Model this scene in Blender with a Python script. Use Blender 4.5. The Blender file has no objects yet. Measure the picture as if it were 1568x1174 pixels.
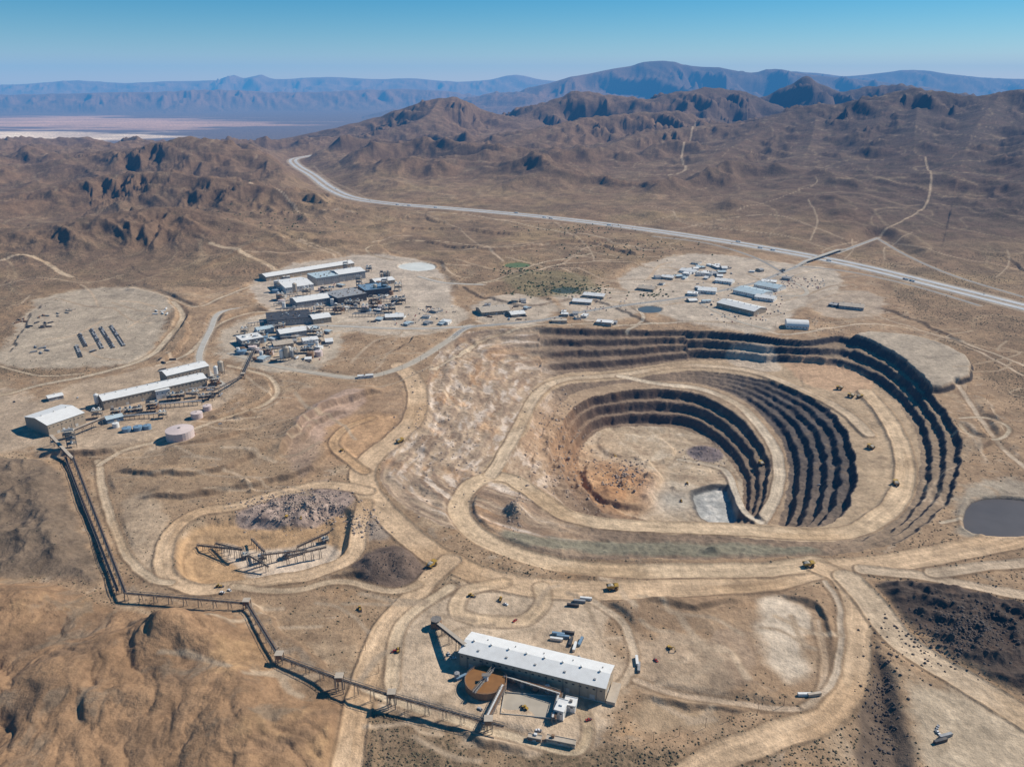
import bpy, math, random, time
import numpy as np
from mathutils import Vector, Matrix
T0=time.time()
rng=random.Random(7); nrg=np.random.default_rng(5)

# ------------------------------------------------------------------ survey frame
H=500.0; F=1231.0; CX=784.0; CY=587.0
PITCH=math.atan((587-122)/F); cP=math.cos(PITCH); sP=math.sin(PITCH)
def W(px,py,z=0.0):
    """aerial-survey reading -> world metres on the level z"""
    a=(px-CX)/F; b=(py-CY)/F
    dy=cP-b*sP; dz=-sP-b*cP
    t=(z-H)/dz
    return (a*t,dy*t)
def WD(px,py,dist):
    a=(px-CX)/F; b=(py-CY)/F
    dy=cP-b*sP; dz=-sP-b*cP
    t=dist/dy
    return (a*t,dist,H+dz*t)

# ------------------------------------------------------------------ noise
def _h(ix,iy,seed):
    n=(ix.astype(np.int64)*374761393+iy.astype(np.int64)*668265263+seed*1442695041)&0xffffffff
    n=((n^(n>>13))*1274126177)&0xffffffff
    n=(n^(n>>16))
    return n
GA=np.cos(np.arange(64)/64*2*np.pi); GB=np.sin(np.arange(64)/64*2*np.pi)
def perlin(x,y,seed=0):
    x0=np.floor(x); y0=np.floor(y); fx=x-x0; fy=y-y0
    ix=x0.astype(np.int64); iy=y0.astype(np.int64)
    u=fx*fx*fx*(fx*(fx*6-15)+10); v=fy*fy*fy*(fy*(fy*6-15)+10)
    def g(i,j,a,b):
        k=_h(i,j,seed)&63
        return GA[k]*a+GB[k]*b
    n00=g(ix,iy,fx,fy); n10=g(ix+1,iy,fx-1,fy); n01=g(ix,iy+1,fx,fy-1); n11=g(ix+1,iy+1,fx-1,fy-1)
    a=n00+(n10-n00)*u; b=n01+(n11-n01)*u
    return (a+(b-a)*v)*1.5
def fbm(x,y,lam,octv=4,seed=0,gain=0.5):
    s=np.zeros(np.shape(x)); a=1.0; t=0
    for o in range(octv):
        s+=a*perlin(x/lam+o*17.3,y/lam-o*9.1,seed+o); t+=a; a*=gain; lam*=0.5
    return s/t
def ridged(x,y,lam,octv=4,seed=0,gain=0.5):
    s=np.zeros(np.shape(x)); a=1.0; t=0; w=1.0
    for o in range(octv):
        n=1-np.abs(perlin(x/lam+o*7.7,y/lam+o*3.1,seed+o)); n=n*n*w
        s+=a*n; t+=a; a*=gain; lam*=0.48; w=np.clip(n*1.6,0,1)
    return s/t
def sst(a,b,x):
    t=np.clip((x-a)/(b-a),0,1); return t*t*(3-2*t)

# ------------------------------------------------------------------ ground grid
ys=[290.0]
while ys[-1]<75000:
    y=ys[-1]; g=0.0021+0.0050*float(sst(1400,4500,y)); ys.append(y*(1+g))
ys=np.array(ys); NR=len(ys); NC=1301
us=np.linspace(-1,1,NC)
def half(y): return 0.74*y+190
Y=np.repeat(ys[:,None],NC,1); X=us[None,:]*half(Y)
def sl(xmin,xmax,ymin,ymax):
    r0=max(0,int(np.searchsorted(ys,ymin))-1); r1=min(NR,int(np.searchsorted(ys,ymax))+1)
    if r1<=r0+1: return None
    h0=half(ys[r0]); h1=half(ys[r1-1])
    ua=min(xmin/h0,xmin/h1); ub=max(xmax/h0,xmax/h1)
    c0=max(0,int((ua+1)/2*(NC-1))-1); c1=min(NC,int((ub+1)/2*(NC-1))+2)
    if c1<=c0+1: return None
    return (r0,r1,c0,c1)
def smooth(pts,k=5,closed=False):
    P=np.array(pts,float); n=len(P); out=[]
    rngi=range(n) if closed else range(n-1)
    for i in rngi:
        if closed: p0,p1,p2,p3=P[(i-1)%n],P[i],P[(i+1)%n],P[(i+2)%n]
        else: p0,p1,p2,p3=P[max(i-1,0)],P[i],P[i+1],P[min(i+2,n-1)]
        for j in range(k):
            t=j/k
            out.append(0.5*((2*p1)+(-p0+p2)*t+(2*p0-5*p1+4*p2-p3)*t*t+(-p0+3*p1-3*p2+p3)*t**3))
    if not closed: out.append(P[-1])
    return np.array(out)
def polydist(pts,margin,closed=False,warp=None):
    pts=np.asarray(pts); b=sl(pts[:,0].min()-margin,pts[:,0].max()+margin,pts[:,1].min()-margin,pts[:,1].max()+margin)
    if b is None: return None
    r0,r1,c0,c1=b
    sh=(r1-r0,c1-c0)
    D=np.full(sh,1e18); Zr=np.zeros(sh); T=np.zeros(sh); S=np.zeros(sh)
    n=len(pts); acc=0.0
    for i in range(n if closed else n-1):
        a=pts[i]; c=pts[(i+1)%n]
        dx,dy=c[0]-a[0],c[1]-a[1]; L2=dx*dx+dy*dy
        if L2<1e-6: continue
        L=math.sqrt(L2)
        q=sl(min(a[0],c[0])-margin,max(a[0],c[0])+margin,min(a[1],c[1])-margin,max(a[1],c[1])+margin)
        if q is None: acc+=L; continue
        q0,q1=max(q[0],r0),min(q[1],r1); e0,e1=max(q[2],c0),min(q[3],c1)
        if q1<=q0 or e1<=e0: acc+=L; continue
        gx=X[q0:q1,e0:e1]; gy=Y[q0:q1,e0:e1]
        if warp is not None:
            gx=gx+warp[0][q0:q1,e0:e1]; gy=gy+warp[1][q0:q1,e0:e1]
        rx=gx-a[0]; ry=gy-a[1]
        t=np.clip((rx*dx+ry*dy)/L2,0,1)
        ex=rx-t*dx; ey=ry-t*dy; d2=ex*ex+ey*ey
        I=(slice(q0-r0,q1-r0),slice(e0-c0,e1-c0))
        m=d2<D[I]
        D[I]=np.where(m,d2,D[I]); Zr[I]=np.where(m,a[2]+(c[2]-a[2])*t,Zr[I])
        T[I]=np.where(m,acc+t*L,T[I]); S[I]=np.where(m,np.sign(dx*ry-dy*rx),S[I])
        acc+=L
    return (slice(r0,r1),slice(c0,c1)),np.sqrt(D),Zr,T,S
def inside(pts,I,warp=None):
    gx=X[I]; gy=Y[I]
    if warp is not None: gx=gx+warp[0][I]; gy=gy+warp[1][I]
    r=np.zeros(gx.shape,bool); n=len(pts)
    for i in range(n):
        ax,ay=pts[i][0],pts[i][1]; bx,by=pts[(i+1)%n][0],pts[(i+1)%n][1]
        if ay==by: continue
        c=((ay>gy)!=(by>gy))&(gx<(bx-ax)*(gy-ay)/(by-ay)+ax)
        r^=c
    return r
def P3(lst,z=0.0):
    out=[]
    for p in lst:
        zz=p[2] if len(p)>2 else z
        w=W(p[0],p[1],zz); out.append((w[0],w[1],zz))
    return out
WN=(fbm(X,Y,40,3,90)*7,fbm(X,Y,40,3,95)*7)
WB=(fbm(X,Y,110,4,290)*38,fbm(X,Y,110,4,295)*45)
WP=(fbm(X,Y,34,4,190)*6.5,fbm(X,Y,34,4,195)*6.5)
def region(lst,soft=4,margin=60,z=0.0,warp=WN):
    pts=smooth(P3(lst,z),3,True)
    I,D,_,_,_=polydist(pts,margin,True,warp)
    ins=inside(pts,I,warp)
    sd=np.where(ins,-D,D)
    return I,sd
# ------------------------------------------------------------------ base relief
s=np.clip((Y-5000)/9000,0,1)
Z=-620*s*s*(3-2*s)
base=Z.copy()
hwp=[(1640,488),(1568,470),(1440,438),(1300,404),(1150,376),(1000,353),(850,334),(700,320),(600,312),(540,303),(505,288),(478,268),(455,254),(450,244),(480,238)]
hww=np.array(sorted([W(p[0],p[1],0) for p in hwp]))
yhw=np.interp(X,hww[:,0],hww[:,1])
beyond=sst(200,1300,Y-yhw)*sst(900,2200,Y)
leftm=sst(-450,-1000,X+0.12*(Y-2000))*sst(1750,2500,Y)
rug=np.clip(np.maximum(beyond,leftm*0.8),0,1)
wx=fbm(X,Y,900,3,40)*220; wy=fbm(X,Y,900,3,44)*220
R1=ridged(X+wx,Y+wy,1000,5,11,0.45)
R2=ridged(X+wx*0.4,Y+wy*0.4,400,4,21,0.45)
valleyfade=1-0.95*sst(6500,9500,Y)
amp=rug*(34+120*sst(2300,4600,Y))*valleyfade
Z+=amp*(R1-0.22)*1.3+amp*0.36*(R2-0.3)
midm=(1-rug)*sst(1500,1900,Y)
Z+=midm*(fbm(X,Y,260,5,61)*11+9*(ridged(X+wx*.3,Y+wy*.3,300,4,65)-.4))*(1-sst(9000,12000,Y))
near=1-sst(1700,2300,Y)
Z+=near*fbm(X,Y,130,5,71)*3.5
# ------------------------------------------------------------------ mountain ridges
RID=[
 ([(-60,262,4700),(20,264,4700),(60,258,4700),(110,243,4700),(160,229,4700),(225,226,4600),(262,214,4500),(292,209,4500),(330,219,4400),(380,233,4300),(430,243,4200)],3.6,1),
 ([(-80,290,3500),(0,298,3400),(70,288,3400),(150,270,3500),(230,262,3500),(300,268,3400),(370,278,3300),(440,292,3200)],3.6,1),
 ([(-80,345,2500),(0,352,2500),(90,340,2550),(200,322,2650),(270,318,2700),(340,335,2650),(400,352,2600)],4.2,1),
 ([(380,222,8200),(440,211,8200),(500,198,8200),(560,184,8200),(610,168,8200),(640,157,8200),(668,149,8200),(700,150,8200),(740,166,8200),(790,182,8000),(860,196,7800)],3.0,1),
 ([(600,196,7000),(650,180,7300),(672,152,8100)],2.6,0),
 ([(500,240,6200),(560,222,6700),(620,196,7400)],3.0,0),
 ([(740,222,6400),(790,186,8200),(830,162,8600),(860,147,8800),(890,139,8800),(940,147,8800),(1000,150,8600),(1050,137,8700),(1110,135,8800),(1150,145,8800),(1200,165,8600)],3.0,1),
 ([(650,270,4500),(690,258,4700),(740,236,5200),(800,208,5800),(880,183,6400),(960,173,6700),(1040,169,6800)],3.4,1),
 ([(700,292,4100),(745,262,4700),(800,235,5300)],3.6,0),
 ([(820,270,4400),(900,236,5000),(985,203,5600),(1060,194,5800),(1120,188,6000)],3.4,0),
 ([(900,300,3800),(960,268,4300),(1010,245,4800),(1030,215,5400)],3.6,0),
 ([(1000,300,3600),(1060,262,4200),(1110,230,4700),(1150,210,5100),(1190,188,5500)],3.6,0),
 ([(1080,150,10500),(1140,152,10500),(1180,143,10500),(1212,126,10500),(1235,116,10500),(1258,127,10500),(1290,140,10500),(1335,131,10500),(1380,130,10300),(1440,142,10000)],2.2,1),
 ([(1130,215,5300),(1185,181,5700),(1240,162,5900),(1290,158,5900),(1340,150,5800),(1380,137,5800),(1420,136,5700),(1470,144,5600),(1520,144,5500),(1568,137,5500),(1650,140,5500)],3.3,1),
 ([(1190,290,3650),(1215,258,4100),(1240,222,4700),(1250,178,5600)],3.4,0),
 ([(1290,262,4000),(1330,215,4700),(1350,180,5200),(1385,141,5750)],3.2,0),
 ([(1385,285,3500),(1400,250,3950),(1400,210,4500),(1405,165,5300)],3.2,0),
 ([(1470,262,3600),(1480,225,4100),(1500,185,4800),(1530,148,5450)],3.2,0),
 ([(1600,300,3000),(1590,250,3500),(1580,205,4200)],3.2,0),
 ([(840,128,27000),(870,118,27000),(900,112,27000),(940,104,27000),(965,101,27000),(985,95,27000),(1020,93,27000),(1060,101,27000),(1100,103,27000),(1150,111,27000),(1185,105,27000),(1250,115,27000),(1340,124,27000)],3.2,2),
 ([(1150,112,36000),(1220,109,36000),(1290,116,36000),(1350,112,36000),(1400,106,36000),(1450,113,36000),(1510,119,36000),(1568,121,36000),(1660,122,36000)],3.6,2),
 ([(-60,131,52000),(0,130,52000),(60,127,52000),(120,123,52000),(190,127,52000),(260,124,52000),(330,123,52000),(345,119,52000),(358,115,52000),(372,119,52000),(388,117,52000),(400,114,52000),(412,119,52000),(430,121,52000),(500,118,52000),(570,121,52000),(630,120,52000),(700,125,52000),(750,122,52000),(790,114,52000),(830,122,52000),(880,124,52000),(1100,122,52000),(1660,124,52000)],4.5,2),
 ([(-60,146,34000),(100,143,33000),(240,140,33000),(330,137,34000),(460,141,35000),(600,136,36000),(700,141,36000)],4.0,2),
]
for pts,k,cls in RID:
    q=np.array([WD(*p) for p in pts]); q=smooth(q,4 if cls<2 else 3)
    d0=q[:,1].mean(); sb=min(max((d0-5000)/9000,0),1); b0=-620*sb*sb*(3-2*sb)
    hgt=max(q[:,2].max()-b0,60); width=k*hgt
    I,D,Zr,T,S=polydist(q,width*1.1)
    x=X[I]; y=Y[I]; bz=base[I]
    lam=width*0.30
    w1=perlin(x/lam/1.7,y/lam/1.7,130)*lam*0.6
    G=ridged(T+w1+S*977,D*0.36+w1*0.5,lam,4,140+int(d0)%7,0.42)
    G2=ridged(x+w1,y-w1,lam*0.9,5,150,0.45)
    sD=np.clip(D/width*(1+0.30*perlin(x/lam/2,y/lam/2,133)),0,1)
    hh=np.maximum(Zr-bz,0)
    prof=(1-sD)**1.25
    foot=sst(0,0.24,sD)*(1-sD)
    z=bz+hh*prof+hh*foot*(0.42*(G-0.5)+0.38*(G2-0.45))+hh*0.03*(G2-0.5)
    if cls==1: z+=hh*0.05*fbm(x,y,lam*0.35,3,160)
    z=np.where(sD<1,z,-1e9)
    a=Z[I]; kk=12.0+hgt*0.04
    hmx=np.clip(0.5+0.5*(z-a)/kk,0,1)
    Z[I]=a*(1-hmx)+np.maximum(z,-1e4)*hmx+kk*hmx*(1-hmx)*(z>-1e8)
# ------------------------------------------------------------------ mounds / pads
def mound(px,py,h,rx,ry=None,z=0,p=2.0):
    ry=ry or rx; x,y=W(px,py,z)
    b=sl(x-rx*2.6,x+rx*2.6,y-ry*2.6,y+ry*2.6)
    if b is None: return
    I=(slice(b[0],b[1]),slice(b[2],b[3]))
    d=np.sqrt(((X[I]+WN[0][I]-x)/rx)**2+((Y[I]+WN[1][I]-y)/ry)**2)
    if p=='cone': Z[I]+=h*np.clip(1-d,0,1)
    else: Z[I]+=h*np.exp(-d**p)
mound(1120,328,30,60,80); mound(1290,345,18,50,60); mound(1000,335,15,50,70)
FG=[(-160,890),(60,892),(150,922),(250,945),(365,942),(400,1000),(450,1062),(545,1095),(540,1260),(-200,1300)]
I,sd=region(FG,margin=60)
wmask=sst(8,-40,sd)
xx=X[I]+WB[0][I]*0.8; yy=Y[I]+WB[1][I]*0.8
roll=fbm(xx,yy,120,2,301); gul=ridged(xx*1.2+yy*.3,yy*.8,58,5,303,.45)
ter=(roll*16+8)/5.0; ter=(np.floor(ter)+sst(.55,.95,ter-np.floor(ter)))*5.0
Z[I]+=wmask*(6+0.6*(roll*16+8)+0.4*ter-6.5*(gul-.4)+0.8*fbm(X[I],Y[I],14,4,305))
mound(255,975,13,34,28); mound(110,1040,9,45); mound(330,1120,8,45); mound(20,950,9,40)
I,sd=region([(-150,700),(70,705),(105,760),(140,850),(150,900),(60,885),(-150,885)],margin=40)
Z[I]+=sst(10,-40,sd)*(10+14*(ridged(X[I],Y[I],90,5,311)-.4)+4*fbm(X[I],Y[I],30,4,312))
mound(300,700,9,60,40); mound(380,690,7,50,30); mound(220,740,6,60,30)
mound(980,930,5,60,30); mound(1000,1120,6,60,30)
mound(600,862,13,34,p='cone'); mound(565,872,9,26,p='cone'); mound(622,868,9,22,p='cone')
for cx,cy,n_,sx,sy in ((455,772,26,42,12),(565,800,8,14,10)):
    for i in range(n_): mound(rng.gauss(cx,sx),rng.gauss(cy,sy),rng.uniform(2.5,6),rng.uniform(5,11),p='cone')
DR=[(1345,896),(1420,892),(1568,922),(1720,955),(1720,1140),(1568,1062),(1480,1015),(1400,958)]
I,sd=region(DR,margin=40)
Z[I]+=sst(8,-20,sd)*(7+5*(ridged(X[I],Y[I],30,4,321)-0.4)*2)
DUMPR=(I,sd)
I,sd=region([(1330,1000),(1372,1040),(1400,1174),(1420,1260),(1320,1260),(1322,1060)],margin=30)
Z[I]-=sst(6,-14,sd)*8
I,sd=region([(1308,515),(1350,510),(1420,520),(1476,545),(1482,572),(1440,592),(1400,585),(1350,552)],margin=60,z=8)
Z[I]=Z[I]*(1-sst(9,-4,sd))+12*sst(9,-4,sd)
PLAT=(I,sd)
PADS=[
 ([(5,525),(60,458),(130,443),(215,440),(262,462),(250,500),(235,540),(205,556),(10,562)],0,(0.41,0.36,0.29)),
 ([(385,430),(470,402),(560,390),(640,398),(680,420),(690,470),(620,500),(500,505),(420,480)],0,(0.47,0.42,0.36)),
 ([(345,505),(420,478),(520,478),(530,515),(500,558),(430,570),(350,552)],0,(0.45,0.40,0.33)),
 ([(40,640),(80,600),(170,575),(300,552),(345,570),(370,600),(300,640),(300,675),(230,690),(130,695),(60,695)],0,(0.42,0.34,0.255)),
 ([(-60,600),(40,600),(60,640),(40,690),(-60,680)],0,(0.39,0.32,0.245)),
 ([(530,475),(620,462),(710,472),(700,500),(620,516),(540,508)],0,(0.47,0.415,0.345)),
 ([(725,468),(790,450),(850,468),(830,494),(750,498)],0,(0.46,0.405,0.335)),
 ([(850,455),(905,438),(970,450),(985,478),(900,492)],0,(0.46,0.405,0.335)),
 ([(960,415),(1060,388),(1180,400),(1270,412),(1290,445),(1220,475),(1180,508),(1080,498),(1000,478),(955,448)],0,(0.47,0.42,0.355)),
 ([(1235,452),(1330,446),(1355,478),(1270,485)],0,(0.39,0.33,0.265)),
 ([(606,965),(690,904),(800,896),(900,912),(935,960),(965,1060),(905,1120),(905,1146),(770,1150),(650,1105),(588,1068),(590,1010)],0,(0.53,0.435,0.33)),
 ([(960,985),(1030,965),(1100,985),(1120,1050),(1060,1080),(980,1050)],0,(0.40,0.315,0.23)),
 ([(985,1080),(1080,1085),(1060,1120),(980,1120)],0,(0.39,0.30,0.205)),
 ([(1395,1060),(1470,1050),(1568,1110),(1640,1180),(1600,1230),(1430,1180),(1400,1130)],0,(0.47,0.40,0.305)),
 ([(1475,745),(1568,735),(1680,750),(1680,830),(1568,830),(1470,815)],0,(0.36,0.32,0.26)),
 ([(505,650),(560,630),(605,640),(600,670),(540,700),(505,690)],-2,(0.45,0.30,0.18)),
]
WPAD=(WB[0]*0.55,WB[1]*0.55)
for poly,zl,col in PADS:
    I,sd=region(poly,margin=60,warp=WN)
    m=sst(20,-3,sd); Z[I]=Z[I]*(1-m)+zl*m
I,sd=region([(268,860),(285,815),(350,790),(440,800),(520,775),(545,805),(540,850),(480,870),(400,900),(300,890)],margin=30)
Z[I]-=sst(7,-7,sd)*8
I,sd=region([(290,845),(330,815),(420,810),(500,790),(515,830),(480,860),(400,880),(310,880)],margin=30)
Z[I]-=sst(5,-5,sd)*3
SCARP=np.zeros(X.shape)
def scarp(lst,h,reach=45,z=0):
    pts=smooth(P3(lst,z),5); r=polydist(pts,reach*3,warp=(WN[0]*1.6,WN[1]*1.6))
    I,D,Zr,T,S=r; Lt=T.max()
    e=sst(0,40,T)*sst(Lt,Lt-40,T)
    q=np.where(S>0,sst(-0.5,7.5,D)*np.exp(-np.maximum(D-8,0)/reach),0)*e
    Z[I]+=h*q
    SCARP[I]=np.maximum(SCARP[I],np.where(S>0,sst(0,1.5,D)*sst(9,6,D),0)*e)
for l,h in (([(165,722),(260,738),(350,722),(430,690)],6),([(200,765),(300,762),(420,738),(520,712)],6),([(430,712),(462,662),(520,622),(600,600)],12),([(455,690),(490,650),(550,625)],7),([(470,740),(500,700),(520,672)],5),([(240,700),(330,680),(400,655)],5),
    ([(640,918),(740,908),(850,914),(960,920),(1100,915)],4),([(1180,905),(1245,935),(1262,1000),(1245,1060)],5),([(250,560),(285,525),(290,485),(262,458),(200,440)],7),([(560,1042),(500,1022),(440,972),(385,905)],6),
    ([(1500,700),(1540,660),(1510,610)],5),([(300,640),(380,640),(420,600),(400,560)],5),([(640,510),(600,540),(520,560),(440,548)],5),([(700,440),(800,470),(900,460),(1000,500)],4),
    ([(580,1080),(660,1112),(760,1146),(860,1160)],4),([(960,1070),(1060,1090),(1180,1095),(1240,1080)],4),([(480,905),(520,885),(600,905)],4),
    ([(1330,470),(1400,490),(1480,530)],4),([(20,540),(60,470),(130,450),(210,448)],-4),([(330,500),(380,480),(420,478)],6),([(960,930),(1060,935),(1150,925)],4),([(40,700),(120,700),(200,690),(260,680)],8),
    ([(640,370),(760,385),(880,372),(980,395)],8),([(560,350),(680,352),(800,362)],8),([(300,420),(420,385),(560,380)],7)):
    scarp(l,h)

# ------------------------------------------------------------------ open pit
A=[(690,520),(740,506),(820,501),(900,504),(1000,504),(1090,506),(1150,511),(1205,519),(1245,520),(1285,514),(1335,530),(1388,562),(1436,612),(1469,668),(1470,722),(1450,772),(1402,817),(1330,842),(1250,850),(1100,856),(950,856),(850,850),(770,836),(705,812),(650,792),(600,760),(580,722),(600,690),(634,652),(650,604),(660,560)]
A=[(p[0],p[1],0) for p in A]
B=[(745,712,-22),(785,650,-32),(812,600,-41),(855,574,-48),(950,566,-50),(1050,552,-48),(1120,552,-44),(1170,558,-40),(1225,556,-37),(1290,568,-35),(1348,594,-33),(1393,642,-31),(1408,692,-29),(1404,745,-25),(1380,785,-20),(1328,818,-16),(1250,829,-12),(1100,820,-10),(950,812,-10),(870,800,-12),(815,768,-14),(775,744,-16),(745,735,-19)]
C_=[(768,722,-22),(803,665,-32),(832,610,-41),(872,588,-49),(950,582,-53),(1050,568,-49),(1150,577,-46),(1230,604,-42),(1284,640,-38),(1308,690,-35),(1310,745,-31),(1290,790,-27),(1240,806,-22),(1150,803,-16),(1000,801,-13),(920,796,-14),(860,779,-15),(815,746,-16),(788,727,-19)]
D_=[(815,735,-38),(822,690,-44),(846,640,-49),(878,602,-52),(950,587,-54),(1010,583,-55),(1080,590,-60),(1140,614,-68),(1182,652,-76),(1206,700,-85),(1203,760,-93),(1181,815,-98),(1110,838,-95),(1000,835,-84),(920,820,-68),(860,790,-52)]
E_=[(830,735,-44),(838,690,-49),(862,646,-53),(890,614,-55),(950,599,-56),(1005,595,-57),(1070,603,-62),(1122,629,-70),(1156,664,-78),(1178,705,-87),(1173,755,-95),(1151,805,-99),(1100,826,-100),(1000,825,-94),(930,810,-78),(870,780,-58)]
F_=[(905,748,-104),(885,712,-100),(898,676,-100),(930,655,-102),(1000,653,-106),(1050,657,-108),(1092,680,-110),(1120,710,-112),(1138,745,-114),(1130,795,-116),(1090,812,-116),(1030,806,-116),(970,792,-112),(930,772,-107)]
CON=[smooth(P3(c),5,True) for c in (A,B,C_,D_,E_,F_)]
mx=CON[0]
bb=sl(mx[:,0].min()-5,mx[:,0].max()+5,mx[:,1].min()-5,mx[:,1].max()+5)
PI=(slice(bb[0],bb[1]),slice(bb[2],bb[3]))
def pdist(pts):
    gx=X[PI]+WP[0][PI]; gy=Y[PI]+WP[1][PI]
    D2=np.full(gx.shape,1e18); Zr=np.zeros(gx.shape); n=len(pts)
    for i in range(n):
        a=pts[i]; c=pts[(i+1)%n]; dx,dy=c[0]-a[0],c[1]-a[1]; L2=dx*dx+dy*dy+1e-9
        rx=gx-a[0]; ry=gy-a[1]; t=np.clip((rx*dx+ry*dy)/L2,0,1)
        ex=rx-t*dx; ey=ry-t*dy; d2=ex*ex+ey*ey; m=d2<D2
        D2=np.where(m,d2,D2); Zr=np.where(m,a[2]+(c[2]-a[2])*t,Zr)
    return np.sqrt(D2),Zr
PD=[pdist(c) for c in CON]; PIN=[inside(c,PI,WP) for c in CON]
lev=np.zeros(PIN[0].shape,int); ok=np.ones(PIN[0].shape,bool)
for i,p in enumerate(PIN):
    ok=ok&p; lev+=ok
z0=Z[PI].copy(); pz=z0.copy()
px_=X[PI]; py_=Y[PI]
xE=W(1060,600,-50)[0]; xWw=W(840,600,-40)[0]
east=sst(xE-80,xE+160,px_); west=sst(xWw+40,xWw-60,px_); north=(1-east)*(1-west)
TT=np.zeros(z0.shape); FRR=np.zeros(z0.shape)
for k in range(5):
    m=lev==k+1
    d0,za=PD[k]; d1,zb=PD[k+1]
    if k==0: za=z0*0.5
    t=d0/(d0+d1+1e-6)
    TT=np.where(m,t,TT)
    n={0:np.where(px_>xE+30,3,np.where(west>.5,6,4)),2:5,4:3}.get(k)
    if n is not None:
        ww=(0.03+0.05*west)*fbm(px_,py_,60,4,200+k)
        s_=np.clip(t+ww*(t*(1-t)*4),0,0.9999)*n; i_=np.floor(s_); fr=s_-i_
        f=sst(0.0,0.50,fr)
        st=(i_+f)/n
        soft=np.where(west>0.5,0.15,0.04)
        st=st*(1-soft)+t*soft
        FRR=np.where(m,fr,FRR)
    else: st=t
    pz=np.where(m,za+(zb-za)*st,pz)
m=lev==6
e_=np.exp(-PD[5][0]/30)
pz=np.where(m,PD[5][1]*e_+(-112)*(1-e_)+fbm(px_,py_,40,4,230)*2.5,pz)
xw,yw=W(850,700,-70)
wrub=np.exp(-(((px_-xw)/90)**2+((py_-yw)/140)**2))*(lev>=4)
pz+=wrub*(ridged(px_,py_,30,4,240)-.3)*9
westw=(lev==1)*sst(W(790,600,-20)[0]+40,W(700,600,-20)[0],px_)*sst(0,25,PD[0][0])*sst(0,14,PD[1][0])
qx=px_+WB[0][PI]*0.6; qy=py_+WB[1][PI]*0.6
pz+=westw*((ridged(PD[0][0]*.8,(py_+px_*.4)*1.0,30,4,250)-0.5)*4+(np.abs(perlin(qx/70,qy/70,253))-.25)*6)
pz+=((lev==1)|(lev==3)|(lev==5))*(1-west)*fbm(px_,py_,10,2,260)*1.4
Z[PI]=pz
LEV=lev
I,sd=region([(900,715),(960,700),(1000,712),(1010,740),(985,775),(930,770),(900,750)],margin=30,z=-106); Z[I]+=sst(5,-5,sd)*8
I,sd=region([(925,668),(1000,668),(1035,690),(1000,708),(950,700),(920,690)],margin=30,z=-108); Z[I]+=sst(4,-4,sd)*4
mound(1080,690,12,27,22,z=-110,p='cone')
for i in range(14): mound(rng.gauss(965,28),rng.gauss(735,18),rng.uniform(2,6),rng.uniform(5,12),z=-106,p='cone')
I,sd=region([(1062,752),(1118,745),(1132,778),(1116,799),(1076,792)],margin=20,z=-113)
Z[I]-=sst(3,-3,sd)*9
LP=(I,sd)
mound(792,782,14,11,24,z=-6); mound(1092,838,7,12,6,z=0)
# ------------------------------------------------------------------ roads
ROADS=[]
def road(lst,w,z=0.0,col=(0.45,0.36,0.25),sh=9,berm=1.2,tracks=1.0,k=6,shape=True,soft=1.3):
    pts=smooth(P3(lst,z),k)
    r=polydist(pts,w/2+sh+25,warp=(WN[0]*0.35,WN[1]*0.35))
    if r is None: return
    I,D,Zr,T,S=r
    if shape:
        m=sst(w/2+sh,w/2,D); Z[I]=Z[I]*(1-m)+Zr*m
        if berm: Z[I]+=berm*np.exp(-((D-w/2-0.6)/1.6)**2)
    ROADS.append((I,D,T,S,w,col,tracks,soft))
HR=(0.52,0.395,0.27)
road([(612,560),(632,580),(640,605),(635,640),(605,672),(570,700),(556,725),(566,757),(600,795),(650,838),(700,866),(760,888),(850,902),(960,903),(1100,896),(1190,888),(1250,870),(1330,866),(1430,850),(1568,822),(1720,785)],34,col=HR)
road([(1250,862,0),(1180,872,0),(1100,873,-1),(950,874,-2),(850,864,-4),(765,838,-6),(716,806,-8),(703,775,-11),(722,744,-15),(752,730,-18),(785,734,-18),(820,757,-15),(870,789,-13),(940,803,-11),(1050,808,-11),(1150,812,-12),(1240,818,-14),(1310,812,-18),(1365,777,-23),(1386,735,-27),(1382,690,-30),(1360,640,-32),(1326,600,-34)],27,col=(0.53,0.42,0.295),sh=7,berm=1.4)
road([(752,728,-19),(770,700,-23),(796,652,-32),(824,602,-41),(865,581,-48),(950,574,-52),(1050,560,-48),(1150,568,-44),(1230,598,-40),(1290,628,-37),(1330,665,-33)],20,col=(0.49,0.40,0.295),sh=3,berm=1.0)
road([(950,576,-52),(1010,588,-56),(1075,596,-61),(1132,621,-69),(1169,660,-77),(1192,703,-86),(1188,758,-94),(1165,800,-98)],18,col=(0.52,0.45,0.355),sh=2,berm=0.8)
road([(1165,800,-99),(1136,778,-108),(1114,725,-112),(1088,712,-112),(1040,704,-112)],11,col=(0.53,0.48,0.40),sh=3,berm=0.5)
road([(690,858),(655,890),(620,928),(590,965),(572,1010),(556,1060),(543,1110),(530,1190)],24,col=HR)
road([(1255,868),(1290,885),(1312,925),(1312,985),(1300,1050),(1262,1098),(1180,1130),(1100,1160),(1040,1200)],27,col=HR)
road([(1300,885),(1335,925),(1375,975),(1430,1015),(1500,1055),(1568,1098),(1650,1150)],31,col=(0.49,0.40,0.295))
road([(1320,872),(1400,880),(1480,895),(1568,912),(1700,935)],17,col=(0.47,0.385,0.29))
road([(1430,878),(1500,868),(1568,862),(1680,850)],17,col=(0.45,0.37,0.28))
road([(565,752),(500,742),(430,755),(360,775),(305,785),(268,810),(252,845),(256,880),(300,902),(360,898),(420,888),(480,878),(540,850),(552,800),(560,770)],20,col=HR,berm=1.0)
road([(560,722),(530,700),(512,680),(530,655),(570,640)],15,col=(0.46,0.32,0.195))
road([(360,898),(440,905),(520,890),(600,905),(640,895)],10,col=(0.44,0.35,0.25),berm=0.4)
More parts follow.
